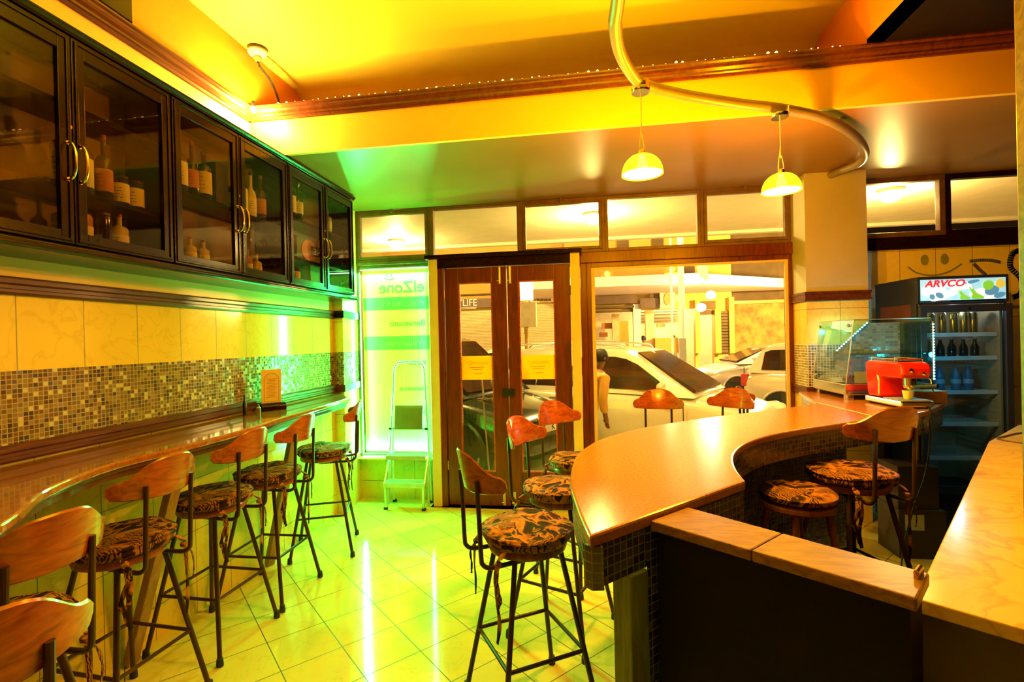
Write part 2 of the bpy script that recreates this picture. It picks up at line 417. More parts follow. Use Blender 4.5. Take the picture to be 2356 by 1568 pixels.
def catmull(P, sub=6):
    out = []; n = len(P)
    for i in range(n-1):
        p0, p1, p2, p3 = P[max(i-1, 0)], P[i], P[i+1], P[min(i+2, n-1)]
        for k in range(sub):
            t = k/sub
            out.append(tuple(.5*((2*b)+(-a+c)*t+(2*a-5*b+4*c-d)*t*t+(-a+3*b-3*c+d)*t**3) for a, b, c, d in zip(p0, p1, p2, p3)))
    out.append(tuple(P[-1])); return out
def text(body, name, mat, parent, loc, rot, size, extrude=.001, mirror=False, shear=0, bold=0, align='LEFT', sx=1):
    cu = bpy.data.curves.new(name, 'FONT'); cu.body = body; cu.size = size; cu.extrude = extrude; cu.shear = shear; cu.offset = bold; cu.align_x = align
    tmp = bpy.data.objects.new('tmp', cu); COL.objects.link(tmp)
    dg = bpy.context.evaluated_depsgraph_get(); dg.update()
    me = bpy.data.meshes.new_from_object(tmp.evaluated_get(dg)); bpy.data.objects.remove(tmp)
    me.materials.clear(); me.materials.append(mat)
    me.transform(Matrix.Diagonal((-sx if mirror else sx, 1, 1, 1)))
    if mirror: me.flip_normals()
    o = bpy.data.objects.new(name, me); COL.objects.link(o); o.parent = parent; o.location = loc; o.rotation_euler = rot; return o
UPR = (R(90), 0, 0)      # text upright on a wall facing the camera (-y)

# ================================================================== room shell
XL, YF = -2.364, 4.82           # left wall plane, street front plane
XR, YB = 3.90, -1.60
st(MB().box(XL-.2, YB-.1, -.06, XR+.1, 4.95, 0), 'floor', M['floor'])
# left wall in bands: lower tiles, mosaic, tiles, paint, upstand
def lwall(z0, z1, mat, name, x=XL, y0=YB, y1=YF, uoff=0, voff=0):
    b = MB(); b.quad((x, y1, z0), (x, y0, z0), (x, y0, z1), (x, y1, z1), [(y1-uoff, z0-voff), (y0-uoff, z0-voff), (y0-uoff, z1-voff), (y1-uoff, z1-voff)])
    b.box(x-.12, y0, z0, x-.001, y1, z1); return st(b, name, mat, fix=False)
lwall(0, 1.145, M['lowtile'], 'wall_left', uoff=.057+.29*8, voff=.18-.31)
lwall(1.145, 1.515, M['mosaic'], 'wall_left', voff=0)
lwall(1.515, 1.84, M['walltile'], 'wall_left', uoff=1.742-.283*9, voff=1.515-.03)
lwall(1.84, 3.24, M['cream'], 'wall_left')
lwall(3.24, 3.72, M['tray'], 'wall_left', y1=4.05)
RAIL = [(0, 0), (.018, 0), (.026, .010), (.026, .022), (.020, .026), (.020, .040), (.030, .048), (.030, .066), (.016, .076), (0, .076)]
def rail(name, p0, p1, out, k=1, mat='moss', kz=1): return st(MB().extr([(a*k, b*kz) for a, b in RAIL], p0, p1, out), name, M[mat])
rail('trim_1', (XL, YB, 1.831), (XL, 4.36, 1.831), (1, 0, 0))
rail('trim_2', (XL, YB, 1.140), (XL, 4.36, 1.140), (1, 0, 0), kz=.95)
CROWN = [(0, 0), (.016, 0), (.022, .012), (.030, .018), (.030, .030), (.044, .042), (.050, .056), (.050, .066), (.062, .074), (.062, .084), (0, .084)]
st(MB().extr(CROWN, (XL, YB, 3.20), (XL, 3.25, 3.20), (1, 0, 0)), 'trim_3', M['moss'])
st(MB().extr(CROWN, (XL, 3.25, 3.20), (XR, 3.25, 3.20), (0, -1, 0)), 'trim_4', M['moss'])
# corner pillar at the far left, banded like the wall
PL = [(XL, 4.36), (-2.262, 4.36), (-2.335, 4.82), (XL, 4.82)]
for z0, z1, mt in ((0, 1.14, 'lowtile'), (1.14, 1.515, 'mosaic'), (1.515, 1.84, 'walltile'), (1.84, 2.95, 'cream')):
    st(MB().prism(PL, z0, z1, u0=.05), 'wall_corner_pillar', M[mt])
def offs(PLx, d): return [(x+d*(1 if x > XL+.01 else 0), y-(d if y < 4.5 else 0)) for x, y in PLx]
st(MB().prism(offs(PL, .022), 1.835, 1.905), 'trim_5', M['dwood'], bevel=.004)
st(MB().prism(offs(PL, .022), 1.145, 1.21), 'trim_6', M['moss'], bevel=.004)
# front wall (street side): parapets, sill walls, far right tiled wall
def fwall(x0, x1, z0, z1, mat, name='wall_front', y=YF, t=.14, voff=0, uoff=0):
    b = MB(); b.quad((x0, y, z0), (x1, y, z0), (x1, y, z1), (x0, y, z1), [(x0-uoff, z0-voff), (x1-uoff, z0-voff), (x1-uoff, z1-voff), (x0-uoff, z1-voff)])
    b.box(x0, y+.001, z0, x1, y+t, z1); return st(b, name, mat, fix=False)
fwall(XL, -1.50, 0, .425, M['lowtile'], voff=.18-.31, uoff=-2.34)
fwall(-.05, 1.86, 0, .45, M['lowtile'], voff=.18-.31)
fwall(1.85, XR, 0, 2.31, M['walltile2'], uoff=2.734-.283*20, voff=-.1)
fwall(XL, XR, 2.955, 3.30, M['cream'], y=4.83)
st(MB().box(XL, 4.70, .425, -1.505, 4.96, .437), 'window_sill', M['lowtile'])
# lowered ceiling by the window, hanging fascia, light tray above
st(MB().box(XL, 3.28, 2.95, XR, 4.96, 3.0), 'ceiling_low', M['lowceil'])
st(MB().box(XL, 3.25, 2.95, XR, 3.28, 3.284), 'ceiling_fascia', M['fascia'])
st(MB().box(XL-.1, YB, 3.72, 1.75, 3.80, 3.78), 'ceiling', M['ceil'])
cv = [(3.80, 3.72)]+[(3.80+.24*math.sin(t), 3.72-.30*(1-math.cos(t))) for t in [R(15*k) for k in range(1, 7)]]+[(4.04, 3.0)]
b = MB()
for (y0, z0), (y1, z1) in zip(cv, cv[1:]): b.quad((XL-.1, y0, z0), (1.75, y0, z0), (1.75, y1, z1), (XL-.1, y1, z1))
st(b, 'ceiling_cove', M['ceil'], smooth=True)
st(MB().box(1.69, YB, 3.284, 1.75, 4.04, 3.72), 'wall_tray_right', M['tray'])
st(MB().box(1.69, YB, 3.284, XR, 3.25, 3.34), 'ceiling_right', M['darkceil'])  # unlit ceiling, its shade put into the near-black colour
st(MB().box(XL, YB-.1, 0, XR, YB, 3.78), 'wall_back', M['darkceil'])
st(MB().box(XR, YB, 0, XR+.1, 4.96, 3.34), 'wall_right', M['dwood'])
# dark beam end high on the left wall
st(MB().box(XL, .4, 3.29, XL+.06, 2.27, 3.72), 'trim_7', M['dwood'], bevel=.006)

# big pillar right of the window
PB = [(1.853, 4.54), (2.334, 4.54), (2.334, 4.83), (1.853, 4.83)]
for z0, z1, mt in ((0, 1.12, 'walltile'), (1.12, 1.50, 'mospil'), (1.50, 1.865, 'walltile'), (1.865, 2.95, 'pillarshade')):
    st(MB().prism(PB, z0, z1, u0=.02), 'wall_pillar', M[mt])
PBo = [(1.833, 4.52), (2.354, 4.52), (2.354, 4.83), (1.833, 4.83)]
b = MB(); b.prism(PBo, 1.868, 1.885); b.prism([(x+(.006 if x < 2 else -.006), y+(.006 if y < 4.6 else 0)) for x, y in PBo], 1.885, 1.925); b.prism(PBo, 1.925, 1.946)
st(b, 'trim_8', M['moss'])
b = MB(); b.prism(PBo, 1.075, 1.092); b.prism([(x+(.006 if x < 2 else -.006), y+(.006 if y < 4.6 else 0)) for x, y in PBo], 1.092, 1.12); b.prism(PBo, 1.12, 1.14)
st(b, 'trim_9', M['moss'])

# ------------------------------------------------------------------ windows and door in the front
FY = 4.825
def window(n, x0, x1, z0, z1, fwid=.03, y=FY, hinged=False, mat='frame', label=None, dep=.05, sash=0):
    """one framed pane; the frame is the object's own mesh, the pane its child"""
    b = MB()
    b.box(x0, y-.01, z0, x0+fwid, y+dep, z1); b.box(x1-fwid, y-.01, z0, x1, y+dep, z1)
    b.box(x0+fwid, y-.01, z0, x1-fwid, y+dep, z0+fwid); b.box(x0+fwid, y-.01, z1-fwid, x1-fwid, y+dep, z1)
    if sash:
        i = fwid; q = sash; a0, a1, c0, c1 = x0+i, x1-i, z0+i, z1-i
        b.box(a0, y-.02, c0, a0+q, y+.02, c1); b.box(a1-q, y-.02, c0, a1, y+.02, c1)
        b.box(a0+q, y-.02, c0, a1-q, y+.02, c0+q); b.box(a0+q, y-.02, c1-q, a1-q, y+.02, c1)
        fwid += q
    o = st(b, f'window_{n}', M[mat], bevel=.003)
    g = MB().box(x0+fwid-.004, y+.012, z0+fwid-.004, x1-fwid+.004, y+.016, z1-fwid+.004).build('window_glass', M['pane'], o)
    if hinged:
        cx = (x0+x1)/2
        l = MB().box(cx-.012, y-.035, z1-.035, cx+.012, y-.01, z1+.012); l.box(cx-.03, y-.03, z1-.02, cx+.03, y-.02, z1-.008)
        l.build('window_catch', M['frame'], o)
    return o
TR = [-2.335, -1.535, -.625, .193, 1.067, 1.85]
for i in range(5): window(i+1, TR[i], TR[i+1], 2.42, 2.948, hinged=(i % 2 == 0), sash=.028 if i % 2 == 0 else 0)
for i, (a, c) in enumerate([(2.334, 3.10), (3.10, XR)]): window(i+6, a, c, 2.42, 2.948, fwid=.045, mat='frame' if i == 0 else 'dwood')
window(8, -2.335, -1.525, .437, 2.39, fwid=.03, hinged=False)
# big shop window with wooden surround
o = window(9, .010, 1.86, .45, 2.315, fwid=.044, mat='door', dep=.10)
bead = MB()
for x0, x1, z0, z1 in ((.054, .087, .49, 2.27), (1.79, 1.816, .49, 2.27), (.087, 1.79, 2.25, 2.27), (.087, 1.79, .49, .51)): bead.box(x0, FY-.006, z0, x1, FY+.01, z1)
bead.build('glazing_bead', M['postpaint'], o)
st(MB().box(-.05, 4.80, 2.315, 1.86, 4.90, 2.42), 'trim_10', M['door'], bevel=.006)
st(MB().box(2.334, 4.79, 2.31, XR, 4.90, 2.42), 'trim_11', M['dwood'], bevel=.006)
st(MB().box(XL+.02, 4.80, 2.39, -1.52, 4.90, 2.42), 'trim_12', M['frame'], bevel=.003)
st(MB().box(-.05, 4.80, .45, .010, 4.92, 2.315), 'trim_13', M['door'], bevel=.006)
# door surround
DY = 4.65
st(MB().box(-1.500, 4.61, 0, -1.415, 4.80, 2.385), 'trim_14', M['postpaint'], bevel=.003)
st(MB().box(-.138, 4.61, 0, -.053, 4.80, 2.385), 'trim_15', M['postpaint'], bevel=.003)
b = MB(); b.box(-1.53, 4.58, 2.385, -.03, 4.90, 2.425); b.box(-1.415, 4.62, 2.30, -.138, 4.80, 2.385)
st(b, 'trim_16', M['dwood'], bevel=.004)
b = MB(); b.box(-1.415, 4.63, 0, -1.36, 4.76, 2.30); b.box(-1.53, 4.80, 2.30, -.05, 4.90, 2.42); b.box(-1.53, 4.86, 0, -1.415, 4.90, 2.3)
st(b, 'trim_17', M['door'], bevel=.003)
def door(n, x0, x1, gx0, gx1, hinge_left):
    z0, z1, g0, g1 = .012, 2.295, .335, 2.155
    b = MB(); y0, y1 = DY, DY+.042
    b.box(x0, y0, z0, gx0, y1, z1); b.box(gx1, y0, z0, x1, y1, z1); b.box(gx0, y0, z0, gx1, y1, g0); b.box(gx0, y0, g1, gx1, y1, z1)
    o = st(b, f'door_{n}', M['door'], bevel=.004)
    bd = MB(); q = .012
    bd.box(gx0, y0+.004, g0, gx0+q, y1-.004, g1); bd.box(gx1-q, y0+.004, g0, gx1, y1-.004, g1); bd.box(gx0+q, y0+.004, g0, gx1-q, y1-.004, g0+q); bd.box(gx0+q, y0+.004, g1-q, gx1-q, y1-.004, g1)
    bd.build('glazing_bead', M['bent'], o)
    MB().box(gx0+.006, y0+.018, g0+.006, gx1-.006, y0+.023, g1-.006).build('door_glass', M['pane'], o)
    dc = MB().box(gx0+q+.001, y0+.0145, 1.218, gx1-q-.001, y0+.016, 1.448).build('yellow_decal', M['decal'], o)
    dc['label'] = 'yellow film with faint lettering'
    cx = (gx0+gx1)/2
    t = text('OPEN DAILY', 'decal_lettering', M['decaltext'], dc, (cx+.11, y0+.0135, 1.365), UPR, .036, .0004, mirror=True)
    for k, zz in enumerate((1.335, 1.315, 1.275)):
        MB().box(cx-.07+.02*k, y0+.0132, zz, cx+.07-.01*k, y0+.0142, zz+.007).build('decal_line', M['decaltext'], dc)
    xb = (x1-.070) if hinge_left else (x0+.015+.0)
    xb = -.822 if hinge_left else -.722
    for za, zb, nm in ((2.13, 2.30, 'top_bolt'), (.02, .15, 'bottom_bolt')):
        m_ = MB().box(xb, y0-.006, za, xb+.024, y0, zb); m_.tube([(xb+.012, y0-.012, za+.01), (xb+.012, y0-.012, zb-.01)], .005, 6); m_.tube([(xb+.012, y0-.012, za+.03), (xb-.012, y0-.018, za+.03)], .004, 6)
        m_.build(nm, M['brassp'], o)
    hx = x0-.004 if hinge_left else x1+.004
    for hz in (.35, 1.2, 2.0): MB().tube([(hx, y0-.004, hz), (hx, y0-.004, hz+.09)], .006, 8).build('hinge', M['brass'], o)
    return o
d1 = door(1, -1.352, -.748, -1.217, -.888, True)
d2 = door(2, -.738, -.146, -.632, -.291, False)
lk = MB().box(-.80, DY-.022, 1.065, -.685, DY-.001, 1.135); lk.tube([(-.785, DY-.03, 1.115), (-.70, DY-.03, 1.115)], .008, 8); lk.box(-.745, DY-.034, 1.095, -.725, DY-.02, 1.13)
lk.build('door_latch', M['black'], d2, bevel=.003)

# banner film on the LED window, seen from behind (mirrored lettering)
bn = MB().box(-2.29, 4.848, .47, -1.57, 4.850, 2.345).build('banner_film', M['film'])
tag(bn, 'translucent greeting banner glowing green behind the LED-lined side window', 'banner')
for z0, z1 in ((1.93, 2.06), (1.52, 1.66)):
    MB().box(-2.285, 4.8465, z0, -1.575, 4.8478, z1).build('banner_band', M['filmdark'], bn)
for s, z, sz, mt in (('elZone', 2.105, .17, 'filmtext'), ('Welcome to', 1.965, .088, 'filmtextl'), ('Benvenuto', 1.76, .088, 'filmtext'), ('Willkommen', 1.56, .082, 'filmtextl'), ('Karibu', 1.36, .07, 'filmtext'), ('Bienvenue', 1.10, .07, 'filmtext'), ('Bienvenido', .86, .07, 'filmtext')):
    text(s, 'banner_lettering', M[mt], bn, (-1.62, 4.8445, z), UPR, sz, .0004, mirror=True, bold=.001)
b = MB(); b.lathe([(.012, 0), (.012, .001)], (-2.02, 4.8455, 2.285), ax='y', n=14); b.lathe([(.012, 0), (.012, .001)], (-1.97, 4.8455, 2.285), ax='y', n=14)
b.tube([(-2.05, 4.845, 2.262), (-2.02, 4.845, 2.245), (-1.98, 4.845, 2.243), (-1.94, 4.845, 2.26)], .004, 6)
b.build('banner_smiley', M['filmtext'], bn)

# LED strips round that window (tape plus beads)
def led(p, q, name, label, mat, r=.0045, step=.0165, group=None):
    p = Vector(p); q = Vector(q); L = (q-p).length; n = int(L/step)
    d = (q-p)/L
    t = MB().bar(p+Vector((0, .004, 0)), q+Vector((0, .004, 0)), .008, .003) if abs(d.y) < .5 else MB().bar(p, q, .008, .003)
    o = t.build(name, M['ledtape']); tag(o, label, 'LED strip', group)
    b = MB()
    for k in range(n):
        c = p+d*(k+.5)*step; b.obox(c, ((1, 0, 0), (0, 1, 0), (0, 0, 1)), (r*2, r*1.2, r*2))
    g = b.build('led_bead', M[mat], o); g['kind'] = 'stuff'; return o
led((-2.300, 4.808, .45), (-2.300, 4.808, 2.33), 'led_strip', 'green LED strip up the left edge of the side window', 'ledg')
led((-1.560, 4.808, .45), (-1.560, 4.808, 2.33), 'led_strip', 'green LED strip up the right edge of the side window beside the cream post', 'ledg')
led((-2.295, 4.808, 2.345), (-1.565, 4.808, 2.345), 'led_strip', 'green LED strip along the top of the side window', 'ledg')
led((-2.295, 4.79, .4405), (-1.565, 4.79, .4405), 'led_strip', 'green LED strip lying along the sill of the side window', 'ledg')

# smiley logo strokes painted on the far right wall
lg = empty('wall_logo', (2.9, YF, 2.1), 0, 'grey-green smiley and lettering strokes painted on the tiled wall above the drinks fridge', 'wall logo')
LM = plain('grey_green_wall_paint', (.30, .36, .24), .5)
def stroke(pts, r, nm):
    b = MB()
    P = catmull([(x-2.9, 0, z-2.1) for x, z in pts], 6)
    for (a, c) in zip(P, P[1:]):
        a = Vector(a); c = Vector(c); d = (c-a).normalized(); n_ = Vector((-d.z, 0, d.x))*r
        e = d*r*.3
        b.obox((a+c)/2-Vector((0, .003, 0)), (d, (0, 1, 0), n_), ((c-a).length+r*.6, .003, 2*r))
    b.build(nm, LM, lg)
for x in (2.93, 3.085):
    b = MB(); b.lathe([(1, 0), (1, .003)], (0, 0, 0), n=24, ax='y'); b.v = [(x-2.9+p[0]*.031, p[1]-.004, 2.212-2.1+p[2]*.047) for p in b.v]; b.build('smiley_eye', LM, lg)
stroke([(2.80, 2.155), (2.87, 2.10), (2.99, 2.075), (3.11, 2.10), (3.216, 2.165)], .006, 'smile_line')
stroke([(3.28, 2.185), (3.36, 2.19), (3.44, 2.185), (3.51, 2.165)], .013, 'lettering_stroke')
stroke([(3.31, 2.16), (3.35, 2.11), (3.40, 2.06)], .013, 'lettering_stroke')
stroke([(3.66, 2.26), (3.60, 2.23), (3.585, 2.12), (3.66, 2.02), (3.66, 1.90), (3.60, 1.86)], .022, 'lettering_stroke')
stroke([(3.58, 1.78), (3.72, 1.78)], .014, 'lettering_stroke')

# near post at the right edge of the view
o = MB().box(.748, .95, 0, .83, .99, 3.284).build('wooden_post', M['capwood'], bevel=.004); o['kind'] = 'structure'; o.name = 'trim_18'

# ================================================================== left wall counter and its legs
CT = [(XL+.001, 4.355), (-2.285, 4.355), (-2.02, 3.98), (-1.975, 3.22), (-1.91, 2.48), (-1.915, 2.04), (-1.93, 1.76), (-1.83, 1.44), (-1.64, 1.2), (-1.575, 1.09), (-1.56, .95), (-1.56, .45)]
cur = catmull(CT[2:], 6)
top = CT[:2]+cur+[(XL+.001, .45)]
wc_ = empty('wall_counter', (-2.1, 2.4, 1.13), 0, 'long polished red-brown counter along the left wall, flaring out at the near end', 'counter')
def off2(pts, org): return [(x-org[0], y-org[1]) for x, y in pts]
def inset(P, d, closed=True):
    """inset polygon (counter-clockwise positive area shrinks for d>0)"""
    n = len(P); ar = sum(P[i][0]*P[(i+1) % n][1]-P[(i+1) % n][0]*P[i][1] for i in range(n)); sg = 1 if ar > 0 else -1
    out = []
    for i in range(n):
        p, q, r = Vector(P[i-1]), Vector(P[i]), Vector(P[(i+1) % n])
        a = (q-p).normalized(); b_ = (r-q).normalized()
        na = Vector((-a.y, a.x))*sg; nb = Vector((-b_.y, b_.x))*sg
        k = (na+nb); k = k/max(.25, k.dot(k)/2) if k.length > 1e-6 else na
        out.append(tuple(q+k*d))
    return out
org = (-2.1, 2.4)
MB().prism(off2(top, org), -.032, 0).build('countertop', M['countertop'], wc_, bevel=.008)
ti = inset(top, .012); ti2 = inset(top, .026)
b = MB(); b.prism(off2(ti, org), -.048, -.033); b.prism(off2(ti2, org), -.078, -.049)
b.build('counter_moulding', M['moss'], wc_, bevel=.003)
for i, (yb, yt) in enumerate([(2.176, 2.16), (3.285, 3.14), (.55, .52)]):
    xb, xt = (-2.318, -1.99) if i < 2 else (-2.30, -1.30)
    b = MB(); b.bar((xb, yb, .004), (xt, yt, 1.05), .062, .045)
    o = b.build('counter_leg', M['supp'], bevel=.008); o.parent = wc_; o.location = (2.1, -2.4, -1.13)

# menu stand
mn = empty('menu_stand', (-2.262, 3.28, 1.13), R(50), 'cream menu card upright in a small dark wooden block on the wall counter', 'menu')
P_ = [(-.055, 0), (.055, 0), (.05, .035), (.036, .052), (-.036, .052), (-.05, .035)]
b = MB(); k = [b._v((-.085, y, z)) for y, z in P_]; l = [b._v((.085, y, z)) for y, z in P_]
for i in range(6): b.face([k[i], k[(i+1) % 6], l[(i+1) % 6], l[i]])
b.face(k[::-1]); b.face(l); b.build('stand_base', M['dwood'], mn, bevel=.006)
b = MB(); b.obox((0, .008, .168), ((1, 0, 0), (0, 1, .06), (0, -.06, 1)), (.135, .004, .25)); mc = b.build('menu_card', M['menu'], mn)
b = MB()
arch = [(-.05, .06), (-.05, .235), (-.032, .25), (-.022, .262), (.022, .262), (.032, .25), (.05, .235), (.05, .06), (-.05, .06)]
b.tube([(x, .0055-z*.0-.0005+(.168-z)*.06*1-.0, z) for x, z in arch], .0013, 5, cap=False)
for kx in range(13):
    z = .09+.011*kx; b.box(-.036+.006*(kx % 3), .0035+(.168-z)*.06, z, .036-.007*((kx*2) % 3), .0052+(.168-z)*.06, z+.0022)
b.build('menu_print', M['ink'], mc)
# little bottles beside the menu
def small_bottle(x, y, r, h, mat, label):
    o = MB().lathe([(r, 0), (r, h*.6), (r*.45, h*.75), (r*.45, h)], n=14).build('sauce_bottle', mat, smooth=True); o.location = (x, y, 1.13)
    return tag(o, label, 'bottle')
small_bottle(-2.285, 3.02, .012, .135, M['black'], 'slim black bottle standing against the mosaic left of the menu card')
small_bottle(-2.235, 3.09, .017, .065, M['chrome'], 'short shiny shaker between the slim black bottle and the menu card')

# ================================================================== stools
def make_stool():
    t = empty('bar_stool', (0, 0, 0)); t['category'] = 'stool'
    MB().lathe([(.0, .700), (.150, .700), (.168, .708), (.172, .722), (.166, .738), (.0, .738)], n=32, cap=False).build('seat', M['seatwood'], t, smooth=True)
    # cushion
    b = MB(); prof = [(0, .741), (.150, .741), (.185, .746), (.196, .758), (.199, .768), (.196, .780), (.201, .788), (.193, .797), (.15, .803), (.08, .806), (0, .807)]
    b.lathe(prof, n=40, cap=False)
    b.v = [(x*(1+.018*math.sin(5*math.atan2(y, x)+1)), y*(1+.018*math.sin(5*math.atan2(y, x)+1)), z+(.006*math.sin(3*math.atan2(y, x))+.004*math.sin(7*math.atan2(y, x)))*min(1, math.hypot(x, y)/.19)*(1 if z > .75 else .0)) for x, y, z in b.v]
    cu = b.build('seat_cushion', M['cushion'], t, smooth=True)
    b = MB(); ring = [(.199*math.cos(a), .199*math.sin(a), .790+.006*math.sin(3*a)) for a in [2*math.pi*k/36 for k in range(37)]]
    b.tube(ring, .0042, 6, cap=False); b.build('cushion_piping', M['cushion'], cu, smooth=True)
    for sx in (-1, 1):
        x = sx*.13
        L = .30 if sx > 0 else .22
        b = MB(); c = catmull([(x*.95, -.155, .752), (x, -.178, .735), (x*1.02, -.192, .715), (x*1.0, -.200, .70-L*.35), (x*1.08, -.192, .70-L*.7), (x*.98, -.198, .70-L)], 5)
        n = len(c); b.tube(c, [.007+.007*abs(math.sin(3.2*i/n*math.pi)) for i in range(n)], 6, flat=.35)
        b.lathe([(.004, -.012), (.014, -.006), (.015, .006), (.004, .014)], (x, -.188, .712), n=10)
        c2 = catmull([(x*1.0, -.186, .712), (x*1.15, -.21, .67), (x*1.3, -.20, .60), (x*1.22, -.205, .56)], 5)
        b.tube(c2, [.006+.005*abs(math.sin(i*.7)) for i in range(len(c2))], 6, flat=.35)
        b.build('cushion_tie', M['cushion'], cu, smooth=True)
    s0, s1 = .105, .218
    for sx in (-1, 1):
        for sy in (-1, 1):
            lg_ = MB().tube([(sx*s0, sy*s0, .702), (sx*s1, sy*s1, .016)], .0115, 10).build('leg', M['steel'], t, smooth=True)
            b = MB().lathe([(.017, 0), (.0175, .012), (.0145, .040), (.0125, .042)], (sx*(s1+.0005), sy*(s1+.0005), .0), n=12); b.build('rubber_foot', M['rubber'], lg_, smooth=True)
    zz = .30; sz = s0+(s1-s0)*(.702-zz)/(.686)
    for p, q in (((-1, -1), (1, -1)), ((1, -1), (1, 1)), ((1, 1), (-1, 1)), ((-1, 1), (-1, -1))):
        MB().tube([(p[0]*sz, p[1]*sz, zz), (q[0]*sz, q[1]*sz, zz)], .0085, 8).build('stretcher', M['steel'], t, smooth=True)
    for sx in (-1, 1):
        x = sx*.105
        c = catmull([(x*.85, .02, .691), (x*.95, -.15, .691), (x, -.215, .694), (x, -.243, .712), (x, -.250, .745), (x, -.255, .90), (x*1.0, -.262, 1.045)], 5)
        MB().tube(c, .0095, 9).build('back_post', M['steel'], t, smooth=True)
    # curved plywood back
    n = 28; Rr = .245; b = MB(); ring = []
    for k in range(n+1):
        u = -1+2*k/n; a = u*R(54)
        au = abs(u)
        ztop = 1.080+.074*math.exp(-(u/.62)**4) - .010*au
        zbot = .990+.022*au**2 + (.018 if au > .93 else 0)
        if au > .93: ztop -= .014
        th = .011
        def P(rad, z, lean): return (rad*math.sin(a), -.268+Rr-rad*math.cos(a)-lean*(z-1.0), z)
        ring.append([P(Rr-th/2, zbot, .18), P(Rr-th/2, ztop-.006, .18), P(Rr, ztop, .18), P(Rr+th/2, ztop-.006, .18), P(Rr+th/2, zbot, .18), P(Rr, zbot-.005, .18)])
    idx = [[b._v(p) for p in r_] for r_ in ring]
    for i in range(n):
        for j in range(6): b.face([idx[i][j], idx[i][(j+1) % 6], idx[i+1][(j+1) % 6], idx[i+1][j]])
    b.face(idx[0][::-1]); b.face(idx[-1])
    b.build('backrest', M['bent'], t, smooth=True)
    return t
stool0 = make_stool()
GL = 'stools along the wall counter'; GR = 'stools round the curved bar'
STOOLS = [  # x, y, yaw(deg, local +y = facing), label, group, z
 (-2.055, 3.60, 112, 'first stool, at the far end of the wall counter by the corner pillar', GL, 0),
 (-2.06, 2.93, 91, 'second stool from the corner pillar at the wall counter, its back lit green', GL, 0),
 (-2.06, 2.445, 88, 'third stool from the corner pillar at the wall counter, standing clear on long brown legs', GL, 0),
 (-2.01, 1.86, 86, 'fourth stool from the corner pillar, under the narrow part of the wall counter', GL, 0),
 (-1.74, 1.19, 84, 'dark stool at the flared near end of the wall counter', GL, 0),
 (-1.31, .80, 68, 'nearest stool at the bottom left corner, mostly out of the picture and in shadow', GL, 0),
 (-.275, 2.13, -58, 'nearest stool on the left of the curved bar, whole cushion and hanging ties in view', GR, 0),
 (-.165, 2.74, -112, 'middle stool of the three left of the curved bar, in front of the door', GR, 0),
 (-.07, 3.36, -135, 'farthest stool of the three left of the curved bar, near the door post', GR, 0),
 (.545, 4.04, 172, 'stool with its orange back standing alone against the big window', GR, 0),
 (1.03, 4.15, 138, 'left one of the two stools crowded near the right end of the big window', GR, 0),
 (1.54, 4.40, -114, 'right one of the two stools crowded near the right end of the big window', GR, 0),
 (1.325, 2.775, 17, 'tall stool inside the curve of the bar, back turned to the camera', 'stools inside the bar', .10),
]
for i, (x, y, a, lb, g, z) in enumerate(STOOLS): place(stool0, i == 0, (x, y, z), R(a), lb, g)

# low backless stool with turned legs inside the bar
b_ = empty('low_stool', (.985, 2.56, .10), R(20), 'low backless stool with turned wooden legs inside the bar, behind the tall stool', 'stool', 'stools inside the bar')
MB().lathe([(0, .66), (.15, .66), (.165, .672), (.165, .69), (.15, .70), (0, .70)], n=28, cap=False).build('seat', M['seatwood'], b_, smooth=True)
MB().lathe([(0, .702), (.14, .702), (.168, .715), (.170, .735), (.15, .752), (0, .760)], n=28, cap=False).build('seat_cushion', M['cushion'], b_, smooth=True)
for sx in (-1, 1):
    for sy in (-1, 1):
        p, q = Vector((sx*.09, sy*.09, .66)), Vector((sx*.155, sy*.155, .0))
        rr = [(0, .014), (.12, .018), (.2, .012), (.3, .024), (.45, .026), (.6, .013), (.68, .020), (.8, .013), (1, .011)]
        MB().tube([p.lerp(q, a) for a, r_ in rr], [r_ for a, r_ in rr], 10).build('leg', M['seatwood'], b_, smooth=True)
st(MB().box(.75, 1.75, 0, 2.45, 3.0, .10), 'floor_platform', M['darkceil'])

# ================================================================== curved bar
OUT = [(-.004, 1.259), (-.040, 1.48), (-.070, 1.77), (-.058, 2.1), (-.012, 2.30), (.060, 2.48), (.18, 2.66), (.347, 2.845), (.632, 3.085), (.86, 3.25), (1.102, 3.41), (1.50, 3.70), (1.62, 3.83)]
INN = [(.525, 1.788), (.540, 1.95), (.580, 2.13), (.650, 2.30), (.745, 2.45), (.90, 2.62), (1.113, 2.787), (1.35, 2.94), (1.57, 3.075), (1.665, 3.135)]
INN2 = [(1.665, 3.135), (1.85, 3.25), (2.10, 3.43)]
oc = catmull(OUT, 5); ic = catmull(INN, 5)
bar_ = empty('curved_bar', (.6, 2.4, 0), 0, 'curved bar counter with polished orange top and mosaic skirt under the two pendant lamps', 'bar counter')
bo = (.6, 2.4)
ZT = 1.10
slabA = oc+ic[::-1]
MB().prism(off2(slabA, bo), ZT-.034, ZT).build('worktop', M['bartop'], bar_, bevel=.009)
slabB = [(1.623, 3.835), (1.755, 4.448), (1.775, 4.535), (1.845, 4.535), (2.47, 4.535), (2.47, 4.02), (2.40, 3.78), (2.10, 3.43), (1.85, 3.25), (1.668, 3.138)]
MB().prism(off2(slabB, bo), ZT-.034, ZT).build('worktop', M['bartop'], bar_, bevel=.006)
MB().prism(off2([(1.6215, 3.83), (1.6245, 3.83), (1.6695, 3.14), (1.6665, 3.14)], bo), ZT-.03, ZT+.0006).build('worktop_seam', M['menu'], bar_)
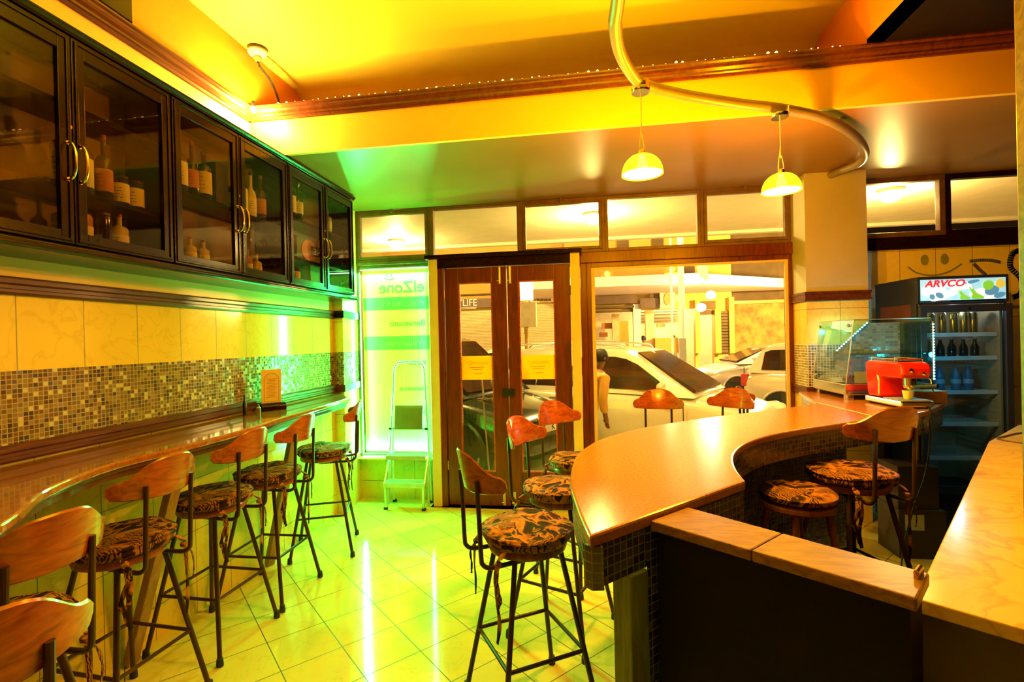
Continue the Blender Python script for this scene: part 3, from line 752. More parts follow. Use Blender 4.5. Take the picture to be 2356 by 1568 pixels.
# mosaic skirt under both slabs (ribbon with uv)
def ribbon(P, z0, z1, th, name, mat, parent, org_=bo, side=1):
    b = MB(); n = len(P); nr = []
    for i in range(n):
        a = Vector(P[max(i-1, 0)]); c = Vector(P[min(i+1, n-1)]); d = (c-a).normalized(); nr.append(Vector((-d.y, d.x))*side)
    u = 0
    for i in range(n-1):
        p, q = Vector(P[i])-Vector(org_), Vector(P[i+1])-Vector(org_); L = (q-p).length
        pi, qi = p+nr[i]*th, q+nr[i+1]*th
        b.quad((*p, z0), (*q, z0), (*q, z1), (*p, z1), [(u, z0), (u+L, z0), (u+L, z1), (u, z1)])
        b.quad((*pi, z0), (*qi, z0), (*qi, z1), (*pi, z1), [(u, z0), (u+L, z0), (u+L, z1), (u, z1)])
        b.quad((*p, z0), (*q, z0), (*qi, z0), (*pi, z0), [(u, 0), (u+L, 0), (u+L, th), (u, th)])
        b.quad((*p, z1), (*q, z1), (*qi, z1), (*pi, z1), [(u, 0), (u+L, 0), (u+L, th), (u, th)])
        u += L
    for k in (0, n-1):
        p = Vector(P[k])-Vector(org_); pi = p+nr[k]*th
        b.quad((*p, z0), (*pi, z0), (*pi, z1), (*p, z1), [(0, z0), (th, z0), (th, z1), (0, z1)])
    return b.build(name, mat, parent)
e = .008
skO = [(x+e if i < 40 else x, y-.0) for i, (x, y) in enumerate(oc)]
full = inset(oc+[(1.755, 4.448), (1.775, 4.53), (2.46, 4.53), (2.465, 4.02), (2.40, 3.78)]+[(2.10, 3.43), (1.85, 3.25)]+ic[::-1], .007)
nO = len(oc)
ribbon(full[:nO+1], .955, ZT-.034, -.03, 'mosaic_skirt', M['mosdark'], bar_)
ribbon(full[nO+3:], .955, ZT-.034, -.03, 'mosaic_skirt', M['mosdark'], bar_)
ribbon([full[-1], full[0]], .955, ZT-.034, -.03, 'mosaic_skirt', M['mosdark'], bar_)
# wall under the bar, behind the overhang
wi = inset(oc+[(1.755, 4.448), (1.775, 4.53), (2.46, 4.53), (2.465, 4.02), (2.10, 3.43), (1.85, 3.25)]+ic[::-1], .20)
inner = wi[-len(ic):][::-1]
inner = [(.475, 1.74)]+inner[1:]
wl = []
for i, p in enumerate(inner):
    a = Vector(inner[max(i-1, 0)]); c = Vector(inner[min(i+1, len(inner)-1)]); d = (c-a).normalized(); wl.append(tuple(Vector(p)+Vector((-d.y, d.x))*.14))
wl = [(.152, 1.417)]+[(.20, 1.62)]+wl[3:]
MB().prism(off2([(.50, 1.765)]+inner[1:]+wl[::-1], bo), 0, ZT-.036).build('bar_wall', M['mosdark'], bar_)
b = MB(); c0 = Vector((.105, 1.405)); dd = Vector((.7071, .7071))
b.obox((c0.x-bo[0], c0.y-bo[1], .4775), ((dd.x, dd.y, 0), (-dd.y, dd.x, 0), (0, 0, 1)), (.075, .065, .954)); b.build('support_post', M['post'], bar_, bevel=.004)
for (x, y) in ((2.38, 4.42),):
    MB().box(x-.03-bo[0], y-.03-bo[1], 0, x+.03-bo[0], y+.03-bo[1], ZT-.036).build('support_post', M['dwood'], bar_)

# low partition (gate) with oak cap
gt = empty('low_partition', (.42, 1.30, 0), 0, 'low dark partition with a worn light wooden cap running from the bar to the marble counter', 'partition')
go = (.42, 1.30)
capp = [(.164, 1.421), (.615, 1.052), (.706, 1.165), (.288, 1.545)]
MB().prism(off2([capp[0], (.375, 1.2485), (.487, 1.364), capp[3]], go), 1.058, 1.086).build('cap_board', M['capwood'], gt, bevel=.004)
MB().prism(off2([(.3765, 1.2473), capp[1], capp[2], (.4885, 1.3626)], go), 1.058, 1.086).build('cap_board', M['capwood'], gt, bevel=.004)
pn = inset(capp, .012)
MB().prism(off2(pn, go), 0, 1.057).build('panel', M['darkceil'], gt)
b = MB().tube([(.2435, -.165, 1.098), (.268, -.137, 1.098)], .006, 8); b.lathe([(.006, 0), (.006, .014)], (.246, -.162, 1.0855), n=8); b.lathe([(.006, 0), (.006, .014)], (.266, -.140, 1.0855), n=8)
b.build('brass_catch', M['brass'], gt, smooth=True)
# marble back counter
mb_ = empty('marble_counter', (1.6, 2.0, 0), 0, 'cream veined marble counter at the right edge with a dark front', 'counter')
mo = (1.6, 2.0)
mp_ = [(.774, 1.332), (2.278, 3.23), (2.86, 3.80), (3.45, 3.25), (1.50, .765)]
MB().prism(off2(mp_, mo), .915, .95).build('marble_top', M['marble'], mb_, bevel=.004)
MB().prism(off2(inset(mp_, .012), mo), 0, .914).build('counter_base', plain('dark_brown_laminate', (.055, .030, .018), .4), mb_)

# ================================================================== suspended tube and pendant lamps
PP = [(.30, -.9), (.27, .2), (.17, 1.2), (.146, 1.965), (.144, 2.10), (.172, 2.29), (.236, 2.485), (.313, 2.62), (.51, 2.765), (.87, 2.95), (1.145, 3.07), (1.46, 3.265), (1.79, 3.60), (2.03, 3.955), (2.10, 4.20), (2.085, 4.44), (2.06, 4.545)]
ZP = 2.895
pc = catmull([(x, y, ZP+(.028 if y > 4.4 else .0)) for x, y in PP], 7)
tb = MB().tube(pc, .028, 14).build('ceiling_tube', M['pipe'], smooth=True)
tag(tb, 'thick painted metal tube snaking under the ceiling from the top edge to the right pillar', 'ceiling tube')
for (x, y) in ((.27, .2), (1.62, 3.43)):
    b = MB().tube([(x, y, ZP+.02), (x, y, 2.951 if y > 3 else 3.72)], .006, 8); b.lathe([(.03, 0), (.03, .008)], (x, y, (2.943 if y > 3 else 3.712)), n=12); b.build('tube_hanger', M['pipe'], tb)
def make_pendant():
    t = empty('pendant_lamp', (0, 0, 0)); t['category'] = 'lamp'
    # origin = shade rim centre ; tube centre at z = +.465
    H = ZP-2.43-.026
    MB().lathe([(.045, H-.020), (.047, H-.012), (.047, H), (.0, H)], n=24, cap=True).build('canopy', M['chrome'], t, smooth=True)
    b = MB()
    for sx in (-1, 1): b.box(sx*.044-.003, -.012, H-.005, sx*.044+.003, .012, H+.035)
    b.build('clamp', M['brass'], t)
    MB().tube([(0, 0, H-.02), (0, 0, .19)], .0028, 6).build('cord', M['brassp'], t)
    c1 = catmull([(-.012, 0, .105), (-.010, 0, .17), (-.002, 0, .225), (0, 0, .26)], 4); c2 = catmull([(.012, 0, .105), (.014, 0, .14), (.007, 0, .19), (0, 0, .21)], 4)
    b = MB().tube(c1, .0035, 6); b.tube(c2, .0025, 6); b.build('cord_loop', M['brassp'], t)
    MB().lathe([(.0, .128), (.012, .128), (.020, .120), (.022, .100), (.024, .098)], n=16, cap=False).build('lamp_holder', M['brass'], t, smooth=True)
    b = MB(); o_ = []
    for k in range(10):
        a = R(90*k/9); o_.append((.103*math.cos(a)**.9 if k < 9 else .022, .004+.100*math.sin(a)))
    o_ = [(.106, .0)]+o_; b.lathe(o_, n=36, cap=False)
    s_ = b.build('lamp_shade', M['shade'], t, smooth=True)
    MB().lathe([(.0, .0045), (.100, .0045), (.100, .006), (0, .006)], n=36, cap=False).build('shade_glow_disc', M['rimglow'], t)  # glowing disc added for the overexposed inside of the open shade
    MB().lathe([(.0, .012), (.010, .014), (.026, .030), (.028, .048), (.018, .072), (.014, .095), (.014, .10)], n=20, cap=False).build('bulb', M['bulb'], t, smooth=True)
    return t
pend0 = make_pendant()
place(pend0, True, PEND[0], R(-50), 'left hanging lamp with glowing yellow dome shade over the bar', 'pendant lamps on the tube')
for i, lb in ((1, 'right hanging lamp with glowing yellow dome shade, in front of the pillar'),):
    place(pend0, False, (PEND[i][0], PEND[i][1], PEND[i][2]), R(-25), lb, 'pendant lamps on the tube')
up_l = empty('added_uplighter', (.148, 1.85, 2.925), 0, 'unseen lamp cup added on the tube to brighten the upper ceiling', 'lamp')  # added together with its light, out of view
MB().lathe([(.02, 0), (.06, .02), (.085, .07), (.09, .10), (.086, .10), (.06, .03), (0, .012)], n=24, cap=False).build('reflector_cup', M['brass'], up_l, smooth=True)
MB().lathe([(0, .02), (.02, .04), (.02, .07), (0, .09)], n=16, cap=False).build('bulb', M['bulb'], up_l, smooth=True)
# corner lamp and ceiling fitting
cl = empty('corner_lamp', (-2.245, 3.13, 3.225), 0, 'small blazing bulb where the two cornices meet in the corner', 'lamp')
MB().lathe([(0, -.022), (.014, -.016), (.020, 0), (.014, .016), (.008, .026), (0, .026)], n=16, cap=False).build('bulb', M['bulbc'], cl, smooth=True)
MB().lathe([(.010, .024), (.011, .06), (0, .06)], n=12).build('lamp_holder', M['black'], cl)
MB().tube([(0, 0, .055), (-.04, .04, .068), (-.075, .075, .06)], .004, 6).build('bracket', M['brass'], cl)
cr_ = empty('ceiling_fitting', (-2.283, 3.24, 3.72), 0, 'round white ceiling fitting with a small ball under it and a loose dark wire', 'ceiling fitting')
MB().lathe([(.062, 0), (.066, -.012), (.064, -.020), (.060, -.022)], n=28).build('backplate', M['dwood'], cr_, smooth=True)
MB().lathe([(.064, -.020), (.066, -.032), (.055, -.050), (.03, -.060), (0, -.060)], n=28, cap=False).build('dome', M['white'], cr_, smooth=True)
MB().lathe([(.0, -.098), (.016, -.094), (.026, -.080), (.026, -.066), (.02, -.056)], n=20, cap=False).build('sensor_ball', M['brassp'], cr_, smooth=True)
wpts = catmull([(0, 0, -.09), (.01, .02, -.13), (.02, .10, -.17), (.015, .20, -.25), (.0, .27, -.37), (-.02, .30, -.43)], 6)
MB().tube(wpts, [.006+.004*abs(math.sin(i)) for i in range(len(wpts))], 6).build('loose_wire', M['black'], cr_)

# fairy lights along the top of the fascia cornice
fl = empty('fairy_lights', (0, 3.235, 3.288), 0, 'string of tiny amber fairy lights lying along the top of the long cornice', 'fairy lights')
random.seed(3)
wp = [(x/10*1.0, .018*math.sin(x*1.7), .002+.004*abs(math.sin(x*2.3))) for x in range(-22, 17)]
MB().tube(catmull(wp, 3), .0018, 5).build('light_wire', M['black'], fl)
fb = None
for k in range(62):
    x = -2.1+k*.0595+random.uniform(-.015, .015)
    if fb is None: fb = MB().lathe([(0, -.0035), (.0035, 0), (0, .0035)], n=8, cap=False).build('fairy_bulb', M['fairy'], fl, smooth=True); o = fb
    else: o = fb.copy(); COL.objects.link(o)
    s_ = 2.6 if k % 9 in (0, 1) else random.uniform(.7, 1.3); o.scale = (s_, s_, s_)
    o.location = (x, -.03+random.uniform(-.006, .006), .006)

# ================================================================== wall cabinets
XC = -2.10
def make_cabinet(W):
    c = empty('wall_cabinet'); c['category'] = 'cabinet'
    D = .264-.004
    b = MB(); z0, z1 = 2.030, 2.905; t_ = .02
    b.box(0, 0, z0, D-.024, t_, z1); b.box(0, W-t_, z0, D-.024, W, z1); b.box(0, t_, z0, D-.024, W-t_, z0+t_); b.box(0, t_, z1-t_, D-.024, W-t_, z1)
    b.build('carcass', M['dwood'], c)
    MB().box(.001, t_, z0+t_, .006, W-t_, z1-t_).build('back_panel', M['cabback'], c)
    return c
def cab_door(c, W, y0, y1, hinge, handle=True):
    x1 = .264; x0 = x1-.022; f_ = .052; z0, z1 = 2.036, 2.900
    b = MB(); b.box(x0, y0, z0, x1, y0+f_, z1); b.box(x0, y1-f_, z0, x1, y1, z1); b.box(x0, y0+f_, z0, x1, y1-f_, z0+f_); b.box(x0, y0+f_, z1-f_-.02, x1, y1-f_, z1)
    q = .012
    b.box(x1, y0+.010, z0+.010, x1+.006, y0+.022, z1-.010); b.box(x1, y1-.022, z0+.010, x1+.006, y1-.010, z1-.010); b.box(x1, y0+.022, z0+.010, x1+.006, y1-.022, z0+.022); b.box(x1, y0+.022, z1-.022, x1+.006, y1-.022, z1-.010)
    d = b.build('glass_door', M['dwood'], c, bevel=.002)
    MB().box(x0+.006, y0+f_-.006, z0+f_-.006, x0+.010, y1-f_+.006, z1-f_-.014).build('glass_pane', M['cabglass'], d)
    hy = y1-.022 if hinge == 'l' else y0+.022
    pts = catmull([(x1, hy, 2.30), (x1+.020, hy, 2.302), (x1+.036, hy, 2.33), (x1+.040, hy, 2.375), (x1+.036, hy, 2.42), (x1+.020, hy, 2.448), (x1, hy, 2.45)], 4)
    b = MB().tube(pts, .0058, 8)
    for zz in (2.30, 2.45): b.lathe([(.011, 0), (.009, .006)], (x1, hy, zz), ax='x', n=12)
    b.build('handle', M['brass'], d, smooth=True)
    if hinge == 'l': MB().lathe([(.009, 0), (.008, .004)], (x1, hy+.012, 2.52), ax='x', n=14).build('lock', M['brass'], d, smooth=True)
UN = [(1.270, 2.272), (2.276, 3.278), (3.282, 4.284)]
CL = ['dark glazed wall cabinet nearest the camera, holding jars and bottles in the dark', 'middle glazed wall cabinet with labelled bottles on its shelf', 'glazed wall cabinet farthest away beside the corner pillar, tinted green']
for i, (y0, y1) in enumerate(UN):
    W = y1-y0; c = make_cabinet(W); c.location = (XL+.002, y0, 0); c['label'] = CL[i]; c['group'] = 'glazed wall cabinets'
    cab_door(c, W, .004, W/2-.002, 'l'); cab_door(c, W, W/2+.002, W-.004, 'r')
    for zs in ([2.262, 2.62], [2.425], [2.235, 2.53])[i]:
        MB().box(.007, .021, zs, .215, W-.021, zs+.022).build('shelf', M['dwood'], c)
# cornice above and plinth below the cabinets
for nm, pr, z, lb in (('cabinet_cornice', [(0, 0), (.268, 0), (.274, .010), (.286, .020), (.286, .030), (0, .030)], 2.907, 'dark moulded cornice running over the three wall cabinets'),
                  ('cabinet_plinth', [(0, 0), (.276, 0), (.284, .010), (.284, .020), (.276, .024), (.276, .032), (.268, .040), (0, .040)], 1.988, 'dark moulded strip running under the three wall cabinets')):
    o = MB().extr(pr, (XL+.002, 1.27, z), (XL+.002, 4.30, z), (1, 0, 0)).build(nm, M['dwood'], bevel=.002); tag(o, lb, 'moulding')

# bottles and jars (one of each kind, then copies)
GLS = {}
def gl_(name, c, rough=.08, tr=0):
    mt, nt, b = nodes(name); v = coords(nt); f = noise(nt, v, 8)
    nt.links.new(mixc(nt, f, c, tuple(x*.8 for x in c)), b.inputs['Base Color']); b.inputs['Roughness'].default_value = rough
    b.inputs['Transmission Weight'].default_value = tr; b.inputs['Coat Weight'].default_value = .6; return mt
M['gdark'] = gl_('dark_bottle_glass', (.035, .022, .012)); M['gamber'] = gl_('amber_spirit', (.55, .22, .03)); M['gclear'] = gl_('pale_spirit', (.70, .56, .30)); M['ggreen'] = gl_('green_bottle_glass', (.04, .12, .03)); M['gwhite'] = gl_('white_bottle', (.78, .72, .55))
M['label'] = plain('cream_bottle_label', (.80, .68, .42), .6, var=.06); M['labelr'] = plain('rust_bottle_label', (.55, .20, .08), .6); M['capk'] = plain('dark_cap', (.06, .02, .015), .35); M['capr'] = plain('red_cap', (.35, .04, .02), .35); M['lprint'] = plain('label_print', (.16, .07, .03), .7)
def bottle(name, r, h, body, cap, lab, neck=.32, lz=(.14, .48), nr=.30, sh=.12, square=False):
    t = empty(name); t['category'] = 'jar' if name == 'jar' else 'bottle'
    hb = h*(1-neck-sh); n = 4 if square else 20
    pr = [(r*.9, 0), (r, .006), (r, hb), (r*.86, hb+h*sh*.45), (r*nr, hb+h*sh), (r*nr, h*.90), (r*nr*1.15, h*.91), (r*nr*1.15, h*.925)]
    MB().lathe(pr, n=n).build('glass_body', body, t, smooth=not square)
    MB().lathe([(r*nr*1.1, h*.92), (r*nr*1.1, h), (0, h)], n=14, cap=False).build('cap', cap, t, smooth=True)
    if lab:
        rr = r*1.012; z0, z1 = h*lz[0], min(h*lz[1], hb)
        l = MB().lathe([(rr, z0), (rr*1.002, z0+.0005), (rr*1.002, z1-.0005), (rr, z1)], n=n, cap=False).build('label', lab, t, smooth=not square)
        b = MB(); rp = rr*1.004 if not square else rr*.712
        for k in range(4):
            zz = z0+(z1-z0)*(.2+.17*k)
            for a0 in range(-28, 28, 7):
                if (a0+k*3) % 5 == 0: continue
                a, a2 = R(a0), R(a0+5)
                if square: continue
                b.quad((rp*math.cos(a), rp*math.sin(a), zz), (rp*math.cos(a2), rp*math.sin(a2), zz), (rp*math.cos(a2), rp*math.sin(a2), zz+.004), (rp*math.cos(a), rp*math.sin(a), zz+.004))
        if b.v: b.build('label_print', M['lprint'], l)
    if square: t.rotation_euler[2] = R(45)
    return t
protos = {
 'whisky': lambda: bottle('spirit_bottle', .040, .275, M['gdark'], M['capk'], M['label'], neck=.24, lz=(.10, .56)),
 'slim': lambda: bottle('spirit_bottle', .034, .30, M['gdark'], M['capr'], M['labelr'], neck=.30, lz=(.12, .46)),
 'amber': lambda: bottle('spirit_bottle', .034, .215, M['gamber'], M['capk'], M['label'], neck=.28, lz=(.10, .42)),
 'pale': lambda: bottle('spirit_bottle', .037, .185, M['gclear'], M['capr'], M['label'], neck=.28, lz=(.12, .45)),
 'white': lambda: bottle('liqueur_bottle', .034, .29, M['gwhite'], M['capk'], M['label'], neck=.34, lz=(.10, .40), sh=.22),
 'jar': lambda: bottle('jar', .036, .135, M['gdark'], M['capk'], M['label'], neck=.06, lz=(.06, .72), nr=.8, sh=.06),
 'green': lambda: bottle('wine_bottle', .036, .30, M['ggreen'], M['capk'], M['label'], neck=.34, lz=(.14, .44)),
 'can': lambda: bottle('tall_can', .036, .17, M['gdark'], M['capk'], None, neck=.03, nr=.85, sh=.04),
}
made = {}
def put(kind, x, y, z, label, group, rz=None, s=1):
    first = kind not in made
    if first: made[kind] = protos[kind]()
    rz = -60+random.uniform(-14, 14) if rz is None else rz
    o = place(made[kind], first, (x, y, z+.0005), R(rz), label, group, (s, s, s)); return o
X1 = -2.19
G1, G2, G3 = 'bottles and jars in the nearest cabinet', 'bottles in the middle cabinet', 'bottles in the farthest cabinet'
z1s, z1f = 2.284, 2.05
put('amber', X1, 1.475, z1f, 'reddish bottle low behind the left door of the nearest cabinet', G1)
for j, (y, k, lb) in enumerate([(1.80, 'whisky', 'first dark bottle from the handles on the lit shelf of the nearest cabinet'), (1.885, 'whisky', 'second dark bottle from the handles on the shelf of the nearest cabinet'),
        (1.985, 'slim', 'slim tall bottle mid-shelf in the nearest cabinet'), (2.065, 'jar', 'first short jar after the slim bottle in the nearest cabinet'), (2.145, 'jar', 'last short jar on the shelf of the nearest cabinet')]):
    put(k, X1, y, z1s, lb, G1)
for y, k, lb in [(1.795, 'pale', 'clear bottle beside the door frame at the bottom of the nearest cabinet'), (1.885, 'amber', 'taller round bottle at the bottom of the nearest cabinet'), (1.968, 'can', 'dark tumbler-like container at the bottom of the nearest cabinet'), (2.055, 'pale', 'squat bottle farthest right at the bottom of the nearest cabinet')]:
    put(k, X1, y, z1f, lb, G1)
z2s = 2.447
for y, k, lb in [(2.395, 'whisky', 'broad bottle with square cream label, first on the shelf of the middle cabinet'), (2.483, 'slim', 'tall bottle with red cap, second on the shelf of the middle cabinet'), (2.572, 'whisky', 'third labelled bottle on the shelf of the middle cabinet, left of the dark box')]:
    put(k, X1+.02, y, z2s, lb, G2)
bx = MB().box(-.045, -.05, 0, .045, .05, .24).build('gift_box', M['capk'], bevel=.003, loc=(X1+.01, 2.675, z2s+.0005)); tag(bx, 'tall dark gift box behind the meeting doors of the middle cabinet', 'box')
for y, k, lb in [(2.79, 'jar', 'pale-labelled jar just right of the handles on the shelf of the middle cabinet'), (2.88, 'whisky', 'wide-labelled bottle behind the right door of the middle cabinet'), (2.975, 'white', 'all-white tapering bottle behind the right door of the middle cabinet'), (3.075, 'slim', 'rust-labelled bottle at the right end of the middle cabinet shelf')]:
    put(k, X1+.02, y, z2s, lb, G2)
for y, k, lb in [(2.36, 'amber', 'amber bottle at the left end of the middle cabinet floor'), (2.46, 'pale', 'round pale bottle on the middle cabinet floor'), (2.555, 'pale', 'third small bottle on the middle cabinet floor above a white price slip'), (2.93, 'amber', 'small amber bottle low behind the right door of the middle cabinet'), (3.02, 'pale', 'small striped bottle low behind the right door of the middle cabinet')]:
    put(k, X1+.02, y, 2.0505, lb, G2, s=.85)
for y, k, z, lb in [(3.42, 'whisky', 2.553, 'round bottle beside the frame on the top shelf of the farthest cabinet'), (3.52, 'green', 2.553, 'slender wine bottle on the top shelf of the farthest cabinet'), (3.43, 'can', 2.258, 'dark cylindrical tin on the lower shelf of the farthest cabinet'), (3.46, 'jar', 2.0505, 'dark jar on the floor of the farthest cabinet'), (3.95, 'pale', 2.553, 'clear bottle behind the last cabinet door')]:
    put(k, X1+.02, y, z, lb, G3)
sg_ = empty('round_sign', (X1+.02, 3.66, 2.258), R(82), 'round orange sign with pale letters leaning in the farthest cabinet', 'sign')
MB().lathe([(.085, 0), (.085, .008)], (0, .0, .085), n=32, ax='y').build('disc', plain('orange_enamel', (.70, .32, .04), .4), sg_)
MB().box(.02, -.004, .045, .24, 0, .125).build('name_board', M['black'], sg_)
text('ONE', 'sign_lettering', M['white'], sg_, (.195, -.0055, .06), UPR, .07, .001, mirror=True)

# ================================================================== the street outside
Rc = Matrix((rt, up, fw))
def W(px, py, y):
    """point of the street plane y seen at photo position (px, py)"""
    d = Rc.transposed() @ Vector(((px-1178)/F_PX, -(py-784)/F_PX, 1)); t = y/d.y
    return (d.x*t, y, EYE+d.z*t)
GZ = -.12
M['pave'] = plain('pale_concrete_paving', (.46, .40, .28), .6, var=.12, scale=3, bmp=.1)
M['asphalt'] = plain('worn_asphalt', (.16, .13, .09), .7, var=.25, scale=8, bmp=.2)
M['soffit'] = plain('cream_veranda_soffit', (.80, .72, .54), .6, var=.05)
M['facade'] = plain('yellow_plaster_facade', (.62, .38, .06), .7, var=.12, scale=.8)
M['facade2'] = plain('brown_plaster_facade', (.13, .075, .022), .8, var=.3, scale=1.5)
M['pinkw'] = plain('pale_canopy_edge_paint', (.80, .66, .58), .6, var=.05)
M['signbrown'] = plain('dark_brown_sign_board', (.13, .07, .035), .5, var=.15)
M['foliage'] = plain('rough_ochre_wall', (.30, .18, .035), .85, var=.45, scale=3.5, bmp=.4)
M['shopcream'] = plain('shop_interior_cream', (.80, .66, .36), .6)
M['orange'] = plain('orange_shop_fitting', (.70, .26, .05), .5)
st(MB().box(-24, 4.96, GZ-.1, 24, 7.6, GZ), 'ground_pavement', M['pave'])
st(MB().box(-24, 7.6, GZ-.12, 24, 17.0, GZ-.02), 'ground_road', M['asphalt'])
st(MB().box(-24, 17.0, GZ-.1, 24, 23, GZ+.04), 'ground_far_pavement', M['pave'])
st(MB().box(-1.53, 4.60, -.10, .03, 5.15, 0), 'doorstep', M['pave'])
b = MB().box(-9, 4.97, 3.02, 12, 7.25, 3.12); b.box(-9, 7.15, 2.98, 12, 7.25, 3.02)
st(b, 'veranda_ceiling', M['soffit'])
for (x, y) in ((.1, 5.75), (3.05, 5.5), (-2.6, 6.6)):
    o = empty('veranda_lamp', (x, y, 3.02), 0, {.1: 'round veranda lamp outside above the door and window', 3.05: 'round veranda lamp glowing behind the right transom window', -2.6: 'round veranda lamp outside beyond the corner window'}[x], 'lamp', 'veranda lamps')
    MB().lathe([(.11, 0), (.11, -.03), (.09, -.04)], n=20).build('base_ring', M['white'], o)
    MB().lathe([(.09, -.035), (.10, -.07), (.06, -.12), (0, -.135)], n=24, cap=False).build('globe', glow('veranda_globe_glow', (1, .80, .20), 12), o, smooth=True)

# --- opposite building
YO = 18.0
def rect(px0, py0, px1, py1, y, d=.1, out=0):
    a = W(px0, py1, y); c = W(px1, py0, y)
    return min(a[0], c[0]), y-out, min(a[2], c[2]), max(a[0], c[0]), y-out+d, max(a[2], c[2])
bl = empty('shop_building', (4, YO, GZ), 0, 'yellow building across the street with a row of lit shops under a pale canopy', 'building')
def bp(name, mat, args, bev=0):
    b = MB()
    for a in (args if isinstance(args, list) else [args]): b.box(*a)
    o = b.build(name, mat, bl); o.location = (-4, -YO, -GZ); return o
def zof(py, y=YO, px=1500): return W(px, py, y)[2]
def xof(px, y=YO, py=720): return W(px, py, y)[0]
wall_top = 8.0; sz = zof(712)
x0, x1, x2, x3, x4, x5, x6 = [xof(q) for q in (1340, 1457, 1474, 1598, 1606, 1641, 1684)]
bp('facade_wall', M['facade'], [(x0-.6, YO, sz, x6, YO+.2, wall_top), (x1, YO, GZ, x2, YO+.2, sz), (x3, YO, GZ, x4, YO+.2, sz), (x5, YO, GZ, x6, YO+.2, sz), (x0-.6, YO, GZ, x0, YO+.2, sz)])
bp('interior_back', M['shopcream'], [(x0, YO+2.8, GZ, x6, YO+2.9, sz+.6)]); bp('interior_floor', M['pave'], (x0, YO+.2, GZ, x6, YO+2.8, GZ+.02))
bp('interior_ceiling', M['white'], (x0, YO+.2, sz+.3, x6, YO+2.8, sz+.34))
bp('pilaster', M['white'], rect(1457, 700, 1472, 812, YO, .3, .3)); bp('pilaster', M['facade'], rect(1598, 690, 1606, 812, YO, .3, .25))
bp('pilaster', M['facade'], rect(1643, 713, 1654, 812, YO, .3, .25)); bp('pilaster', M['facade'], rect(1675, 684, 1684, 812, YO, .3, .25))
bp('shutter_panel', M['facade2'], [(lambda r: (r[0], r[1], r[2]+(r[5]-r[2])*k/14, r[3], r[4]-(.02 if k % 2 else 0), r[2]+(r[5]-r[2])*(k+.8)/14))(rect(1655, 714, 1674, 810, YO, .1, .15)) for k in range(14)])
bp('rolled_shutter', M['facade2'], [rect(1366, 703, 1457, 711, YO, .2, .3), rect(1366, 712, 1456, 720, YO, .18, .22)])
bp('shop_sign', M['signbrown'], rect(1366, 681, 1463, 702, YO, .12, .5))
bp('shop_sign', M['signbrown'], rect(1470, 687, 1513, 711, YO, .12, .45)); bp('shop_sign', M['facade2'], rect(1491, 669, 1513, 687, YO, .1, .4))
po = bp('hanging_poster', M['shopcream'], rect(1514, 668, 1546, 712, YO, .06, .6)); bp('hanging_poster', M['postpaint'], rect(1541, 681, 1561, 697, YO, .06, .66))
r_ = rect(1522, 676, 1538, 705, YO, .02, .64); b = MB(); b.lathe([(1, 0), (1, .02)], n=18, ax='y'); b.v = [((r_[0]+r_[3])/2+p[0]*(r_[3]-r_[0])/2, r_[1]+p[1], (r_[2]+r_[5])/2+p[2]*(r_[5]-r_[2])/2) for p in b.v]; o = b.build('poster_print', M['orange'], bl); o.location = (-4, -YO, -GZ)
bp('shop_fitting', M['orange'], [rect(1385, 742, 1408, 756, YO+1.6, .3), rect(1513, 744, 1530, 752, YO+1.4, .3), rect(1380, 764, 1398, 775, YO+1.2, .5)])
bp('shop_counter', M['facade'], [rect(1508, 776, 1560, 812, YO+.7, .5), rect(1425, 738, 1446, 812, YO+1.4, .3)])
bp('interior_column', M['shopcream'], [rect(1487, 711, 1504, 812, YO+1.1, .3), rect(1410, 722, 1424, 812, YO+1.3, .3)])
bp('wall_shelf', M['facade2'], [rect(1476, 716+6*k, 1560, 717.6+6*k, YO+2.4, .3) for k in range(4)])
bp('doorway_arch', M['facade2'], [rect(1605, 692, 1645, 712, YO, .15, .08), rect(1605, 712, 1645, 724, YO, .15, .05)])
cp = MB()
zc0, zc1 = W(1500, 655, 14.6)[2], W(1500, 632, 14.6)[2]
xa, xb, xc = W(1200, 640, 14.6)[0], W(1600, 640, 14.6)[0], W(1830, 660, 17.6)[0]
cp.prism([(xa, 14.6), (xb, 14.6), (xc, 17.4), (xc, YO), (xa, YO)], zc0, zc1)
o = cp.build('canopy', M['pinkw'], bl); o.location = (-4, -YO, -GZ)
bp('facade_wall', M['facade2'], [(x6+.001, YO+.6, zof(712), xof(1880), YO+.8, wall_top)])
bp('side_wall', M['foliage'], [(x6+.002, YO+.1, GZ, xof(1900), YO+.55, zof(697, px=1750))])
bp('wall_coping', M['orange'], [(x6+.002, YO+.02, zof(697, px=1750), xof(1900), YO+.6, zof(690, px=1750))])
bp('upper_window', M['facade2'], [rect(1575, 612, 1598, 630, YO, .06, .05), rect(1420, 540, 1446, 580, YO, .06, .05), rect(1500, 540, 1526, 580, YO, .06, .05)])
pn_ = MB(); q = [W(1602, 603, 14.0), W(1628, 599, 14.0), W(1630, 650, 14.0), W(1606, 630, 14.0)]
for dy in (0, .03): pn_.poly([(p[0], p[1]+dy, p[2]) for p in q])
for i in range(4): j = (i+1) % 4; pn_.poly([q[i], q[j], (q[j][0], q[j][1]+.03, q[j][2]), (q[i][0], q[i][1]+.03, q[i][2])])
o = pn_.build('canopy_fin', M['white'], bl); o.location = (-4, -YO, -GZ)
